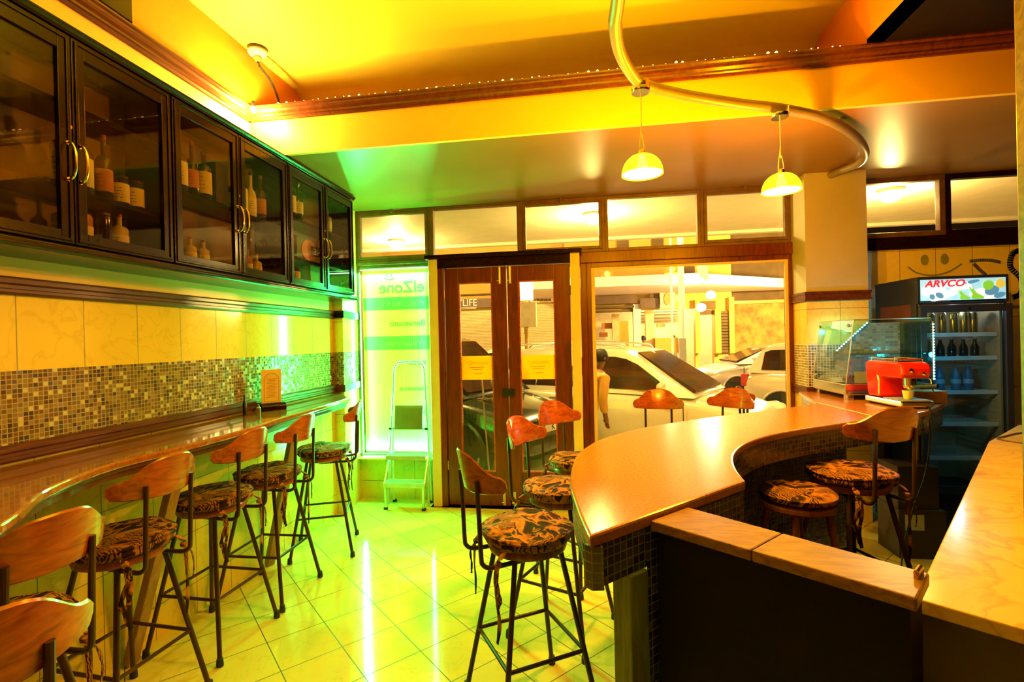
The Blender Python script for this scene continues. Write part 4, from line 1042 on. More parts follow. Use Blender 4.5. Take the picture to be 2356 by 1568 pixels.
# left building with shutters and sign, seen through the door
b2 = empty('shutter_building', (-5, YO+.3, GZ), 0, 'yellow shop building across the street with closed roller shutters, seen through the door', 'building')
def bp2(name, mat, args):
    b = MB()
    for a in (args if isinstance(args, list) else [args]): b.box(*a)
    o = b.build(name, mat, b2); o.location = (5, -YO-.3, -GZ); return o
Y2 = YO+.3
bp2('facade_wall', M['facade'], [(-20, Y2, GZ, x0-.62, Y2+.3, 7.5)])
def slats(px0, py0, px1, py1, n):
    r = rect(px0, py0, px1, py1, Y2, .1, .12); h = (r[5]-r[2])/n
    return [(r[0], r[1]+.03, r[2], r[3], r[4], r[5])]+[(r[0], r[1], r[2]+h*k, r[3], r[1]+.04, r[2]+h*(k+.72)) for k in range(n)]
bp2('roller_shutter', M['postpaint'], slats(960, 714, 1150, 812, 28)); bp2('roller_shutter', M['postpaint'], slats(1160, 698, 1300, 812, 30))
bp2('brown_band', M['facade2'], [rect(960, 674, 1150, 684, Y2, .1, .1), rect(1224, 665, 1300, 673, Y2, .1, .1)])
sb = bp2('shop_sign', M['signbrown'], rect(960, 686, 1150, 713, Y2, .12, .25))
a = W(1056, 704, Y2-.27); text('YLIFE', 'sign_lettering', M['white'], sb, (a[0]-.07, a[1], a[2]), UPR, .36, .01, sx=.92)
a = W(1060, 711, Y2-.27); text('& ACCESSORIES', 'sign_lettering', M['white'], sb, (a[0]-.14, a[1], a[2]), UPR, .105, .01)
s2_ = bp2('shop_sign', M['postpaint'], rect(1222, 684, 1300, 697, Y2, .1, .2))
o_ = MB()
for k in range(5):
    r = rect(1227+k*9, 688, 1233+k*9, 693, Y2, .03, .24); o_.box(*r)
o = o_.build('sign_lettering', M['signbrown'], b2); o.location = (5, -YO-.3, -GZ)
r = rect(1192, 646, 1224, 690, 11.3, .2)
lb_ = empty('street_light_box', ((r[0]+r[3])/2, 11.4, r[2]), 0, 'white illuminated box sign outside, seen at the top of the right door pane', 'sign')
MB().box(-(r[3]-r[0])/2, -.1, 0, (r[3]-r[0])/2, .1, r[5]-r[2]).build('light_box', emit('light_box_glow', (1, .93, .72), 2.2), lb_)
MB().tube([(.0, .0, -(r[2]-GZ)), (0, 0, 0)], .05, 10).build('post', M['facade'], lb_)
MB().box(-.22, -.12, -.62, .24, .12, -.06).build('meter_box', M['shopcream'], lb_)

# poles and wall lamps
def pole(px, py0, y, r_, label, extra=None):
    x = W(px, 700, y)[0]; t = empty('street_pole', (x, y, GZ), 0, label, 'pole')
    MB().tube([(0, 0, 0), (0, 0, 7.2)], r_, 14).build('shaft', M['white'], t, smooth=True); return t, x
t, x = pole(1568, 590, 12.6, .075, 'thick white street pole standing beyond the parked white car')
MB().box(-.078, -.08, 1.05, .078, .08, 1.65).build('pole_notice', M['paper'], t)
t, x = pole(1545, 590, 13.4, .028, 'thin pale pole with a small flat lampshade, left of the thick street pole')
MB().lathe([(.0, 3.62), (.24, 3.60), (.25, 3.57), (0, 3.60)], n=24, cap=False).build('lamp_disc', M['white'], t, smooth=True)
px_ = W(1628, 660, 14.2)
t = empty('street_lamp', (px_[0], 14.2, px_[2]), 0, 'blazing twin street lamp fixed under the pale canopy edge', 'lamp')
for dx, dz in ((0, .0), (.08, -.42), (-.18, -.75)):
    MB().lathe([(0, -.12), (.10, -.08), (.13, 0), (.10, .08), (0, .12)], (dx, 0, dz+.2), n=16, cap=False).build('lamp_globe', glow('street_lamp_glow', (1, .86, .5), 60), t, smooth=True)
MB().tube([(0, .05, .3), (0, .1, .3), (0, .385, .3)], .03, 8).build('bracket', M['facade2'], t)

# ------------------------------------------------------------------ cars
M['cargl'] = plain('dark_car_glass', (.045, .022, .009), .10, var=.4, scale=2.5, spec=.35)
M['cargl'].node_tree.nodes['Principled BSDF'].inputs['IOR'].default_value = 1.22
M['tyre'] = plain('tyre_rubber', (.02, .018, .015), .8)
M['lens'] = plain('headlight_lens', (.85, .82, .70), .1, coat=1)
M['tail'] = plain('red_tail_lens', (.5, .03, .02), .2)
def paint(name, c): return plain(name, c, .22, .15, var=.03, coat=1)
def car(name, label, mat, front, head, L=4.3, Wd=1.72, H=1.55, suv=0, rails=False, spoiler=False, plate=None):
    h = math.atan2(head[1], head[0]); c = Vector((front[0], front[1]))-Vector((math.cos(h), math.sin(h)))*L/2
    t = empty(name, (c.x, c.y, GZ-(.02 if c.y > 7.6 else 0)), h, label, 'car')
    F = L/2; hw = Wd/2; belt = .92+suv*.12; zl = .24+suv*.06; belt += .09*(1-suv)
    S_ = [(-F, .42, .80, .70), (-F+.06, .32, belt-.04, .88), (-F+.35, zl, belt+.01, .96), (-F+1.2, zl, belt, 1), (0, zl, belt-.02, 1), (F-1.35, zl, belt-.03, .99), (F-.85, zl, belt-.06, .97), (F-.35, zl+.02, belt-.17, .92), (F-.08, .30, belt-.29, .80), (F, .36, .56+suv*.08, .64)]
    b = MB(); R_ = []
    for x, a, z, k in S_:
        w_ = hw*k; m_ = a+(z-a)*.55
        R_.append([b._v((x, yy, zz)) for yy, zz in [(-w_*.80, a), (-w_*.97, a+.08), (-w_, m_), (-w_*.975, z-.07), (-w_*.90, z-.01), (-w_*.55, z+.025), (0, z+.035), (w_*.55, z+.025), (w_*.90, z-.01), (w_*.975, z-.07), (w_, m_), (w_*.97, a+.08), (w_*.80, a)]])
    n = 13
    for i in range(len(R_)-1):
        for j in range(n): b.face([R_[i][j], R_[i][(j+1) % n], R_[i+1][(j+1) % n], R_[i+1][j]])
    b.face(R_[0]); b.face(R_[-1][::-1])
    body = b.build('body', mat, t, smooth=True); sd = body.modifiers.new('s', 'SUBSURF'); sd.levels = 1; sd.render_levels = 2
    # cabin: belt and roof outlines
    xb0, xr0, xr1, xb1 = -F+.12, -F+.42+.1*suv, F-1.72, F-.88
    wb, wr = hw*.90, hw*.72
    st_ = [(xb0, belt-.02, belt-.01, wb*.9), (xr0-.05, belt-.03, H-.10, wr*.96), (xr0+.12, belt-.03, H-.03, wr), ((xr0+xr1)/2, belt-.03, H+.01, wr*1.02), (xr1-.25, belt-.03, H-.02, wr*.99), (xr1, belt-.03, H-.07, wr*.95), (xb1, belt-.05, belt-.04, wb*.86)]
    b = MB(); R2 = []
    for x, a, z, ww in st_:
        R2.append([b._v((x, yy, zz)) for yy, zz in [(-wb, a), (-ww, z-.05 if z-a > .1 else z), (-ww*.86, z), (0, z+.02), (ww*.86, z), (ww, z-.05 if z-a > .1 else z), (wb, a)]])
    for i in range(len(R2)-1):
        for j in range(7): b.face([R2[i][j], R2[i][(j+1) % 7], R2[i+1][(j+1) % 7], R2[i+1][j]])
    b.face(R2[0]); b.face(R2[-1][::-1])
    b.build('cabin', mat, t, smooth=True)
    # glass
    def zr(x):  # roof side height
        for (xa, _, za, _), (xb_, _, zb, _) in zip(st_, st_[1:]):
            if xa <= x <= xb_: return za+(zb-za)*(x-xa)/(xb_-xa)-.05
        return belt
    def yat(z): return wb+(wr*.99-wb)*(z-belt+.03)/(H-.05-belt+.03)
    for s_ in (-1, 1):
        for xs in ((xr0+.02, xr0+.62), (xr0+.70, xr0+.70+(xr1-xr0)*.36), (xr0+.78+(xr1-xr0)*.36, xr1+.42)):
            P_ = []
            xs_ = [xs[0]+(xs[1]-xs[0])*k/6 for k in range(7)]
            topz = [min(H-.13, zr(x)-.06) for x in xs_]
            low = belt+.035
            P_ = [(x, z) for x, z in zip(xs_, topz) if z > low+.04]
            if len(P_) < 2: continue
            pts = [(P_[0][0]-.04, low)]+P_+[(P_[-1][0]+(.03 if P_[-1][0] >= xs_[-1]-.01 else .10), low)]
            b = MB(); f1 = [b._v((x, s_*(yat(z)+.008), z)) for x, z in pts]; f2 = [b._v((x, s_*(yat(z)-.012), z)) for x, z in pts]
            b.face(f1); b.face(f2[::-1])
            for i in range(len(pts)): j = (i+1) % len(pts); b.face([f1[i], f1[j], f2[j], f2[i]])
            b.build('side_window', M['cargl'], t)
    for nm, (x0_, z0_), (x1_, z1_) in (('windshield', (xb1-.03, belt+.015), (xr1+.02, H-.09)), ('rear_window', (xb0+.05, belt+.06), (xr0-.06, H-.15))):
        if nm == 'rear_window': x0_ += .03
        e0, e1 = wb*.76, wr*.82; sg = 1 if nm == 'windshield' else -1
        nv = Vector((abs(z1_-z0_)*sg, 0, abs(x1_-x0_))).normalized()
        b = MB(); A_ = [Vector((x0_, -e0, z0_)), Vector((x0_, e0, z0_)), Vector((x1_, e1, z1_)), Vector((x1_, -e1, z1_))]
        o1 = [b._v(p+nv*.020) for p in A_]; o2 = [b._v(p-nv*.02) for p in A_]
        b.face(o1); b.face(o2[::-1])
        for i in range(4): j = (i+1) % 4; b.face([o1[i], o1[j], o2[j], o2[i]])
        b.build(nm, M['cargl'], t)
    wr_ = .315+.04*suv
    for sx in (-F+.78, F-.80):
        for s_ in (-1, 1):
            b = MB().lathe([(wr_-.09, -.01), (wr_-.01, 0), (wr_, .03), (wr_, .17), (wr_-.02, .2), (wr_-.09, .2)], (sx, s_*(hw-.155)-.1, wr_+.005), n=28, ax='y'); wh = b.build('wheel', M['tyre'], t, smooth=True)
            b = MB(); yy = s_*(hw-.05)
            b.lathe([(wr_-.10, -.01), (wr_-.10, .01)], (sx, yy, wr_+.005), n=24, ax='y')
            b.build('wheel_disc', M['tyre'], wh)
            b = MB()
            for k in range(5):
                a = 2*math.pi*k/5+.3; d = Vector((math.cos(a), 0, math.sin(a)))
                b.bar(Vector((sx, s_*(hw-.035), wr_+.005))+d*.04, Vector((sx, s_*(hw-.035), wr_+.005))+d*(wr_-.08), .05, .02)
            b.lathe([(.055, -.012), (.055, .012)], (sx, s_*(hw-.035), wr_+.005), n=14, ax='y')
            nn = 24; ring = [(sx+(wr_-.085)*math.cos(2*math.pi*k/nn), s_*(hw-.04), wr_+.005+(wr_-.085)*math.sin(2*math.pi*k/nn)) for k in range(nn+1)]; b.tube(ring, .014, 6, cap=False)
            b.build('rim', M['alu'], wh)
            b = MB(); nn = 14; ring = [(sx+(wr_+.045)*math.cos(math.pi*k/nn), s_*(hw+.0), wr_+.005+(wr_+.045)*math.sin(math.pi*k/nn)) for k in range(nn+1)]
            b.tube(ring, .022, 6); b.build('wheel_arch_trim', mat, t, smooth=True)
            b = MB(); P_ = [(sx, s_*(hw+.004), wr_)]+[(sx+(wr_+.04)*math.cos(math.pi*k/nn), s_*(hw+.004), wr_+.005+(wr_+.04)*math.sin(math.pi*k/nn)) for k in range(nn+1)]
            for k in range(1, len(P_)-1): b.poly([P_[0], P_[k], P_[k+1]]); b.poly([(q[0], s_*(hw-.05), q[2]) for q in (P_[0], P_[k], P_[k+1])])
            b.build('wheel_well', M['black'], t, fix=False)
    for s_ in (-1, 1):
        b = MB().lathe([(0, -.09), (.07, -.07), (.085, 0), (.06, .07), (0, .09)], (0, 0, 0), n=14, ax='y', cap=False)
        b.v = [(xb1-.36+p[0]*.6, s_*(wb+.11)+p[1]*1.0, belt+.09+p[2]*.72) for p in b.v]; b.build('mirror', mat, t, smooth=True)
        b = MB().lathe([(0, -.2), (.06, -.16), (.085, 0), (.05, .12), (0, .16)], n=14, ax='x', cap=False)
        b.v = [(F-.20+p[0]*.9, s_*(hw*.70)+p[1]*1.5, belt-.27+p[2]*1.0) for p in b.v]; b.build('headlight', M['lens'], t, smooth=True)
        b = MB().box(-F+.0, s_*hw*.78-.07, belt-.30, -F+.16, s_*hw*.78+.07, belt-.06); b.build('tail_light', M['tail'], t, bevel=.02)
        for xh in (xr0+1.05, xr0+.30+(xr1-xr0)*.62):
            MB().tube([(xh-.08, s_*(hw+.012), belt-.13), (xh+.08, s_*(hw+.012), belt-.125)], .014, 8).build('door_handle', M['chrome'], t, smooth=True)
        b = MB()
        for xh in (xr0+.66, xr0+.74+(xr1-xr0)*.36, xb1-.1): b.box(xh-.004, s_*hw-.012, zl+.12, xh+.004, s_*hw+.003, belt-.10)
        b.build('door_seam', M['black'], t)
        if rails:
            c_ = catmull([(xr0+.15, s_*wr*.86, H-.03), (xr0+.25, s_*wr*.86, H+.045), ((xr0+xr1)/2, s_*wr*.88, H+.065), (xr1-.28, s_*wr*.86, H+.02), (xr1-.15, s_*wr*.85, H-.06)], 5)
            MB().tube(c_, .014, 8).build('roof_rail', M['alu'], t, smooth=True)
    if spoiler: MB().box(xr0-.32, -wr*.9, H-.11, xr0+.05, wr*.9, H-.065).build('rear_spoiler', mat, t, bevel=.015)
    b = MB().box(F-.03, -hw*.5, .50+suv*.1, F+.012, hw*.5, .60+suv*.16); b.build('grille', M['black'], t, bevel=.01)
    if plate:
        pl = MB().box(F+.005, -.24, .36+suv*.24, F+.03, .24, .47+suv*.24).build('number_plate', M['white'], t)
        text(plate, 'plate_lettering', M['black'], pl, (F+.032, -.10, .375+suv*.24), (R(90), 0, R(90)), .11, .001)
    return t
PW = paint('pearl_white_car_paint', (.80, .74, .55)); PS = paint('silver_car_paint', (.52, .46, .42)); PD = paint('dark_green_car_paint', (.035, .045, .022)); PB_ = paint('pale_champagne_car_paint', (.74, .64, .42))
HD = (.806, -.594)
car('parked_car', 'white estate car with roof rails, its windscreen and bonnet filling the big window', PW, (2.42, 6.60), (.88, -.475), H=1.60, rails=True)
car('parked_car', 'white hatchback with rear spoiler, tail showing at the right side of the big window', PB_, (6.9, 8.45), HD, L=4.3, H=1.56, spoiler=True)
car('parked_car', 'silver saloon parked far behind between the two pale cars', PS, (2.9, 14.2), (-1, -.12), L=4.4, H=1.42)
car('parked_car', 'distant white car whose roof shows above the estate car at the left of the window', PW, (-3.0, 12.7), (-1, .05), L=4.3, H=1.66)
car('parked_car', 'dark off-road car with its white number plate behind the right door pane', PD, (-.426, 6.11), (.88, -.475), L=4.2, Wd=1.7, H=1.78, suv=1, plate='K -')
car('parked_car', 'white saloon far off in front of the roller shutters, behind the right door pane', PW, (.9, 14.6), (1, -.05), L=4.2, H=1.5)

# ------------------------------------------------------------------ people outside
SKIN = plain('brown_skin', (.20, .095, .045), .5)
def person(loc, face, label, top, trousers, hair, pose='walk', s=1.0, arm=None):
    """local: +y is where the person faces; joints skinned as one body"""
    t = empty('person', loc, face, label, 'person')
    def skin(name, V, E, Rr, mat, parent=t, sub=2):
        me = bpy.data.meshes.new(name); me.from_pydata([Vector(v)*s for v in V], E, []); me.materials.append(mat)
        o = bpy.data.objects.new(name, me); COL.objects.link(o); o.parent = parent
        sk = o.modifiers.new('skin', 'SKIN'); sk.use_smooth_shade = True
        for i, r_ in enumerate(Rr):
            rr = r_ if isinstance(r_, tuple) else (r_, r_)
            me.skin_vertices[0].data[i].radius = (rr[0]*s, rr[1]*s)
        me.skin_vertices[0].data[0].use_root = True
        sb_ = o.modifiers.new('sub', 'SUBSURF'); sb_.levels = 1; sb_.render_levels = sub; return o
    lean = .0 if pose != 'lean' else .16
    hip = (0, 0, .92)
    V = [hip, (0, lean*.3, 1.08), (0, lean*.8, 1.28), (0, lean*1.1, 1.43), (0, lean*1.25+.01, 1.50), (0, lean*1.35+.03, 1.58), (0, lean*1.4+.035, 1.68), (0, lean*1.4+.02, 1.73)]
    E = [(i, i+1) for i in range(7)]; Q = [(.15, .11), (.13, .10), (.165, .11), (.13, .09), .052, .055, .085, .06]
    la = arm or [(.20, .02+lean, 1.40), (.25, .02+lean*.6, 1.12), (.24, .16, .92)]
    ra = [(-.20, .0+lean, 1.40), (-.25, -.08+lean*.5, 1.13), (-.25, -.02, .90)]
    for A_ in (la, ra):
        k = len(V); V += A_; E += [(3, k), (k, k+1), (k+1, k+2)]; Q += [.058, .043, .030]
        wv = Vector(A_[2]); d = (wv-Vector(A_[1])).normalized(); pk = len(V)
        V.append(tuple(wv+d*.06)); E.append((k+2, pk)); Q.append((.036, .018))
        sd_ = Vector((0, 0, 1)).cross(d); sd_ = sd_.normalized() if sd_.length > .2 else Vector((0, 1, 0))
        for f_ in range(4):
            o0 = sd_*(.027-.018*f_); l1 = (.034, .040, .037, .029)[f_]; bend = Vector((0, 0, -1)) if abs(d.z) < .7 else Vector((0, 1, 0)).cross(sd_)*0+Vector((0, .5, 0))
            q1 = wv+d*(.09)+o0; q2 = q1+d*l1; q3 = q2+(d*.6+bend*.5).normalized()*l1*.8
            k2 = len(V); V += [tuple(q1), tuple(q2), tuple(q3)]; E += [(pk, k2), (k2, k2+1), (k2+1, k2+2)]; Q += [.0095, .0085, .007]
        k2 = len(V); V += [tuple(wv+d*.035+sd_*.036), tuple(wv+d*.065+sd_*.055)]; E += [(pk, k2), (k2, k2+1)]; Q += [.012, .009]
    for sx, fy in ((1, .12 if pose == 'walk' else .03), (-1, -.12 if pose == 'walk' else -.02)):
        k = len(V); V += [(sx*.09, 0, .84), (sx*.10, fy*.8+.03, .48), (sx*.10, fy-.02*(fy < 0), .09), (sx*.11, fy+.05, .045), (sx*.115, fy+.16, .03)]; E += [(0, k), (k, k+1), (k+1, k+2), (k+2, k+3), (k+3, k+4)]; Q += [.09, .062, .042, (.042, .035), (.036, .028)]
    body = skin('body', V, E, Q, SKIN)
    # clothing over the body
    sh = [(0, 0, .86), (0, lean*.3, 1.08), (0, lean*.8, 1.28), (0, lean*1.1, 1.42), (0, lean*1.2, 1.475), la[0], la[1], ra[0], ra[1], tuple(Vector(la[1]).lerp(Vector(la[2]), .8)), tuple(Vector(ra[1]).lerp(Vector(ra[2]), .8))]
    skin('jacket', sh, [(0, 1), (1, 2), (2, 3), (3, 4), (3, 5), (5, 6), (3, 7), (7, 8), (6, 9), (8, 10)], [(.19, .15), (.165, .135), (.19, .14), (.15, .11), (.07, .07), .075, .060, .075, .060, .050, .050], top)
    tv = [(0, 0, .95), (0, 0, .88)]; te = [(0, 1)]; tq = [(.15, .12), (.16, .125)]
    for sx, fy in ((1, .12 if pose == 'walk' else .03), (-1, -.12 if pose == 'walk' else -.02)):
        k = len(tv); tv += [(sx*.09, 0, .80), (sx*.10, fy*.8+.03, .48), (sx*.10, fy, .12)]; te += [(1, k), (k, k+1), (k+1, k+2)]; tq += [.105, .078, .064]
    skin('trousers', tv, te, tq, trousers)
    hc = Vector((0, lean*1.4+.03, 1.655))*s
    hm = MB(); hm.lathe([(0, .105), (.05, .095), (.083, .055), (.092, .01), (.088, -.035), (.07, -.06)], n=18, cap=False); hm.v = [(x*s+hc.x, y*1.12*s+hc.y-.012*s, z*s+hc.z+.01*s) for x, y, z in hm.v]; hm.build('hair', hair, t, smooth=True)
    fc = MB(); fc.lathe([(0, -.012), (.012, -.006), (.009, .012), (0, .03)], n=8); fc.v = [(x*s+hc.x, y*s+hc.y+.088*s, z*s+hc.z-.015*s) for x, y, z in fc.v]
    for sx in (-1, 1):
        k = len(fc.v); fc.lathe([(0, -.028), (.012, -.02), (.014, .01), (0, .026)], n=8); fc.v = fc.v[:k]+[(x*.6*s+hc.x+sx*.084*s, y*s+hc.y, z*s+hc.z-.01*s) for x, y, z in fc.v[k:]]
    fc.build('nose_and_ears', SKIN, t, smooth=True)
    ey = MB()
    for sx in (-1, 1): ey.lathe([(0, -.009), (.011, 0), (0, .009)], (hc.x+sx*.032*s, hc.y+.078*s, hc.z+.012*s), n=10, cap=False)
    ey.box(hc.x-.022*s, hc.y+.072*s, hc.z-.052*s, hc.x+.022*s, hc.y+.086*s, hc.z-.045*s); ey.build('eyes_and_mouth', M['black'], t)
    return t
HAIR = plain('black_hair', (.012, .01, .008), .6); YJ = plain('mustard_jacket_cloth', (.62, .36, .06), .8, var=.12, bmp=.3); DT = plain('dark_trouser_cloth', (.045, .04, .03), .8); OS = plain('orange_shirt_cloth', (.62, .16, .05), .8); KS = plain('khaki_cloth', (.26, .20, .10), .8)
x = W(1345, 900, 5.75)[0]
person((x, 5.75, GZ), R(-62), 'person in a mustard jacket and dark trousers outside the left edge of the big window', YJ, DT, HAIR, 'lean', .90)
px = W(1164, 900, 5.12)
pr = person((px[0], 5.12, GZ), R(92), 'person outside behind the middle stile of the door, holding a thin stick', KS, DT, HAIR, 'stand', .93, arm=[(-.04, .10, 1.38), (-.06, .05, 1.14), (-.03, .19, 1.165)])
hx = px[0]-.395*.93; 
sk_ = MB().tube([(W(1109, 870, 5.12)[0], 5.09, 1.30), (W(1130, 1085, 5.12)[0], 5.10, GZ+.002)], .009, 8).build('walking_stick', M['menu'], smooth=True)
tag(sk_, 'thin pale walking stick held by the person outside the left door pane', 'walking stick')
for (q, lb, cl_) in ((1480, 'tiny figure in an orange shirt standing inside the lit shop across the street', OS), (1548, 'tiny figure in khaki behind the shop counter across the street', KS)):
    a = W(q, 760, YO+(.45 if q < 1500 else 1.6)); person((a[0], YO+(.45 if q < 1500 else 1.6), GZ+.04 if q < 1500 else GZ+.04), R(180), lb, cl_, DT, HAIR, 'stand', .97)

# ================================================================== step ladder by the LED window
ld = empty('step_ladder', (-1.75, 4.60, 0), 0, 'small folded aluminium step ladder leaning in front of the glowing green window', 'ladder')
M['aluy'] = M['alu']
b = MB(); hoop = catmull([(-.205, .0, .015), (-.200, .055, .50), (-.175, .085, .95), (-.158, .10, 1.28), (-.145, .105, 1.36), (-.105, .108, 1.395), (0, .11, 1.40), (.105, .108, 1.395), (.145, .105, 1.36), (.158, .10, 1.28), (.175, .085, .95), (.200, .055, .50), (.205, .0, .015)], 5)
b.tube(hoop, .0115, 10); b.build('hoop_frame', M['alu'], ld, smooth=True)
for z, y0, y1, hw in ((.245, -.115, .03, .205), (.492, -.05, .07, .20)):
    b = MB().box(-hw, y0, z, hw, y1, z+.012); b.box(-hw, y0-.006, z-.03, hw, y0, z+.012)
    for k in range(8): b.box(-hw+.02, y0+.01+k*(y1-y0-.02)/8, z+.012, hw-.02, y0+.014+k*(y1-y0-.02)/8, z+.015)
    b.build('step', M['alu'], ld)
b = MB().obox((.0, .065, .855), ((1, 0, 0), (0, .16, .987), (0, -.987, .16)), (.285, .235, .018))
for k in range(18): b.obox((.0, .0545-.1+.1+.16*(k-9)*.0115, .855+(k-9)*.0115), ((1, 0, 0), (0, .16, .987), (0, -.987, .16)), (.27, .004, .006))
b.build('folded_platform', plain('grey_green_ribbed_plastic', (.20, .24, .18), .5), ld)
b = MB().bar((-.185, .08, .742), (.185, .08, .742), .02, .02); b.build('cross_bar', M['alu'], ld)
for sx in (-1, 1):
    MB().tube([(sx*.197, .045, .50), (sx*.200, -.105, .235)], .009, 8).build('step_brace', M['alu'], ld)
    MB().bar((sx*.19, -.10, .24), (sx*.185, -.10, .012), .022, .022).build('front_leg', M['alu'], ld)
    MB().bar((sx*.185, .095, .95), (sx*.20, .125, .012), .018, .022).build('rear_leg', M['alu'], ld)
    for y in (-.10, .125): MB().box(sx*.19-.016, y-.016, 0, sx*.19+.016, y+.016, .022).build('foot_cap', M['rubber'], ld)
    MB().box(sx*.185-.02, .05, .735, sx*.185+.006, .10, .755).build('hinge_block', M['black'], ld)

# ================================================================== drinks fridge
fx0, fx1, fy0, fy1, fz = 2.50, 3.115, 4.20, 4.76, 2.005
fr = empty('drinks_fridge', ((fx0+fx1)/2, fy0, 0), 0, 'tall black glass-door drinks fridge with a lit advertising header', 'fridge')
hw = (fx1-fx0)/2; D = fy1-fy0
FB = plain('black_fridge_enamel', (.020, .022, .028), .3); FI = plain('warm_white_fridge_liner', (.50, .34, .17), .45, var=.1); FS = plain('brown_fridge_side', (.10, .028, .012), .35)
b = MB(); b.box(-hw, .02, .06, -hw+.03, D, fz); b.box(hw-.03, .02, .06, hw, D, fz); b.box(-hw+.03, .02, fz-.03, hw-.03, D, fz); b.box(-hw+.03, .02, .06, hw-.03, D, .35)
b.box(-hw+.03, .02, 1.79, hw-.03, D, 1.81); b.box(-hw, -.0, fz-.022, hw, .02, fz); b.box(-hw, 0, 1.80, -hw+.022, .02, fz-.022); b.box(hw-.022, 0, 1.80, hw, .02, fz-.022)
b.build('cabinet_shell', FB, fr, bevel=.004)
MB().box(-hw-.003, .08, 1.0, -hw-.0005, D-.08, 1.80).build('side_panel', FS, fr)
b = MB(); b.box(-hw+.031, D-.05, .351, hw-.031, D-.02, 1.789); b.box(-hw+.031, .03, .351, -hw+.045, D-.051, 1.789); b.box(hw-.045, .03, .351, hw-.031, D-.051, 1.789)
for k in range(30): b.box(hw-.049, .07, .42+k*.045, hw-.0455, D-.07, .428+k*.045)
b.build('liner', FI, fr)
hd = MB().box(-hw+.024, -.004, 1.822, hw-.024, .018, fz-.024).build('header_sign', emit('header_sign_glow', (.30, .62, .78), .9), fr)
def flatlathe(cx, cz, rx, rz, nm, mat, par, y=-.0055, rot=0):
    b = MB().lathe([(1, 0), (1, .001)], n=22, ax='y'); cs, sn = math.cos(rot), math.sin(rot)
    b.v = [(cx+(p[0]*rx*cs-p[2]*rz*sn), y+p[1], cz+(p[0]*rx*sn+p[2]*rz*cs)) for p in b.v]; return b.build(nm, mat, par)
HWs = emit('header_pale_glow', (.85, .90, .86), .95); HG = emit('header_green_glow', (.20, .55, .04), .8); HB = emit('header_blue_glow', (.08, .25, .42), .8); HY = emit('header_yellow_glow', (.62, .50, .06), .8); HR = emit('header_red_glow', (.75, .02, .03), .9)
for i, (cx, cz, rx, rz, rr, mm) in enumerate([(-.20, 1.90, .085, .055, .1, HWs), (-.12, 1.862, .11, .028, .35, HWs), (-.03, 1.93, .09, .03, -.1, HWs), (.10, 1.87, .06, .03, .2, HWs), (.16, 1.84, .08, .018, 0, HWs), (-.16, 1.86, .02, .03, 1, HB), (-.21, 1.85, .018, .022, .4, HB), (.19, 1.885, .05, .035, .3, HB), (.24, 1.85, .04, .02, .3, HB), (.06, 1.955, .05, .012, .2, HB)]):
    flatlathe(cx, cz, rx, rz, 'header_ice_picture', mm, hd, y=-.0050-.0003*i, rot=rr)
flatlathe(.165, 1.925, .036, .036, 'header_lime_picture', HG, hd, y=-.0095); flatlathe(.245, 1.935, .032, .034, 'header_lemon_picture', HY, hd, y=-.0095)
for cx, sl in ((-.035, 1.0), (.045, 1.25)):
    b = MB(); P_ = [(0, 0), (.032*sl, .0), (.052*sl, .0), (.060*sl, .012*sl), (.020*sl, .036*sl), (-.012*sl, .078*sl), (-.024*sl, .072*sl), (-.004*sl, .030*sl), (-.012*sl, .01)]
    b.poly([(cx+.05*sl*0+x+.02, -.0098, 1.8235+z) for x, z in P_]); b.poly([(cx+x+.02, -.0090, 1.8235+z) for x, z in P_])
    b.build('header_bottle_picture', HG, hd, fix=False)
    b = MB(); b.bar((cx+.012*1, -.0102, 1.8235+.062*sl), (cx-.022*sl, -.0102, 1.8235+.108*sl), .012*sl, .0008); b.build('header_bottle_neck', HWs, hd)
text('ARVCO', 'header_lettering', HR, hd, (-hw+.045, -.0115, 1.925), UPR, .070, .0006, shear=.25, bold=.0022, sx=1.12)
# door
dr = MB(); z0, z1 = .36, 1.785; f1, f2 = .045, .045
dr.box(-hw, -.03, z0, -hw+f1, -.002, z1); dr.box(hw-f2, -.03, z0, hw, -.002, z1); dr.box(-hw+f1, -.03, z1-.055, hw-f2, -.002, z1); dr.box(-hw+f1, -.03, z0, hw-f2, -.002, z0+.06)
do = dr.build('glass_door', FB, fr, bevel=.004)
MB().box(-hw+f1-.004, -.018, z0+.056, hw-f2+.004, -.012, z1-.051).build('door_glass', M['fridgeglass'], do)
MB().lathe([(.010, 0), (.010, .004)], (.02, -.035, 1.752), ax='y', n=16).build('door_lock', M['chrome'], do)
MB().tube([(-hw-.006, -.02, 1.79), (0, -.02, 1.79)], .004, 6).build('hinge_rod', M['chrome'], fr)
SH = [1.545, 1.365, 1.105, .86, .60]
for z in SH:
    b = MB().box(-hw+.05, .05, z, hw-.05, .062, z+.030)
    for k in range(22): b.tube([(-hw+.06+k*(2*hw-.12)/21, .062, z+.020), (-hw+.06+k*(2*hw-.12)/21, D-.06, z+.020)], .0022, 4)
    b.build('wire_shelf', M['white'], fr)
for sx in (-1, 1):
    for yy in (.06, D-.06): MB().lathe([(.022, 0), (.018, .061)], (sx*(hw-.05), yy, 0), n=12).build('levelling_foot', M['black'], fr)
b = MB().box(-hw+.02, .01, .07, hw-.02, .02, .34)
for k in range(8): b.box(-hw+.05, .004, .10+k*.028, hw-.05, .010, .112+k*.028)
b.build('kick_grille', M['black'], fr)
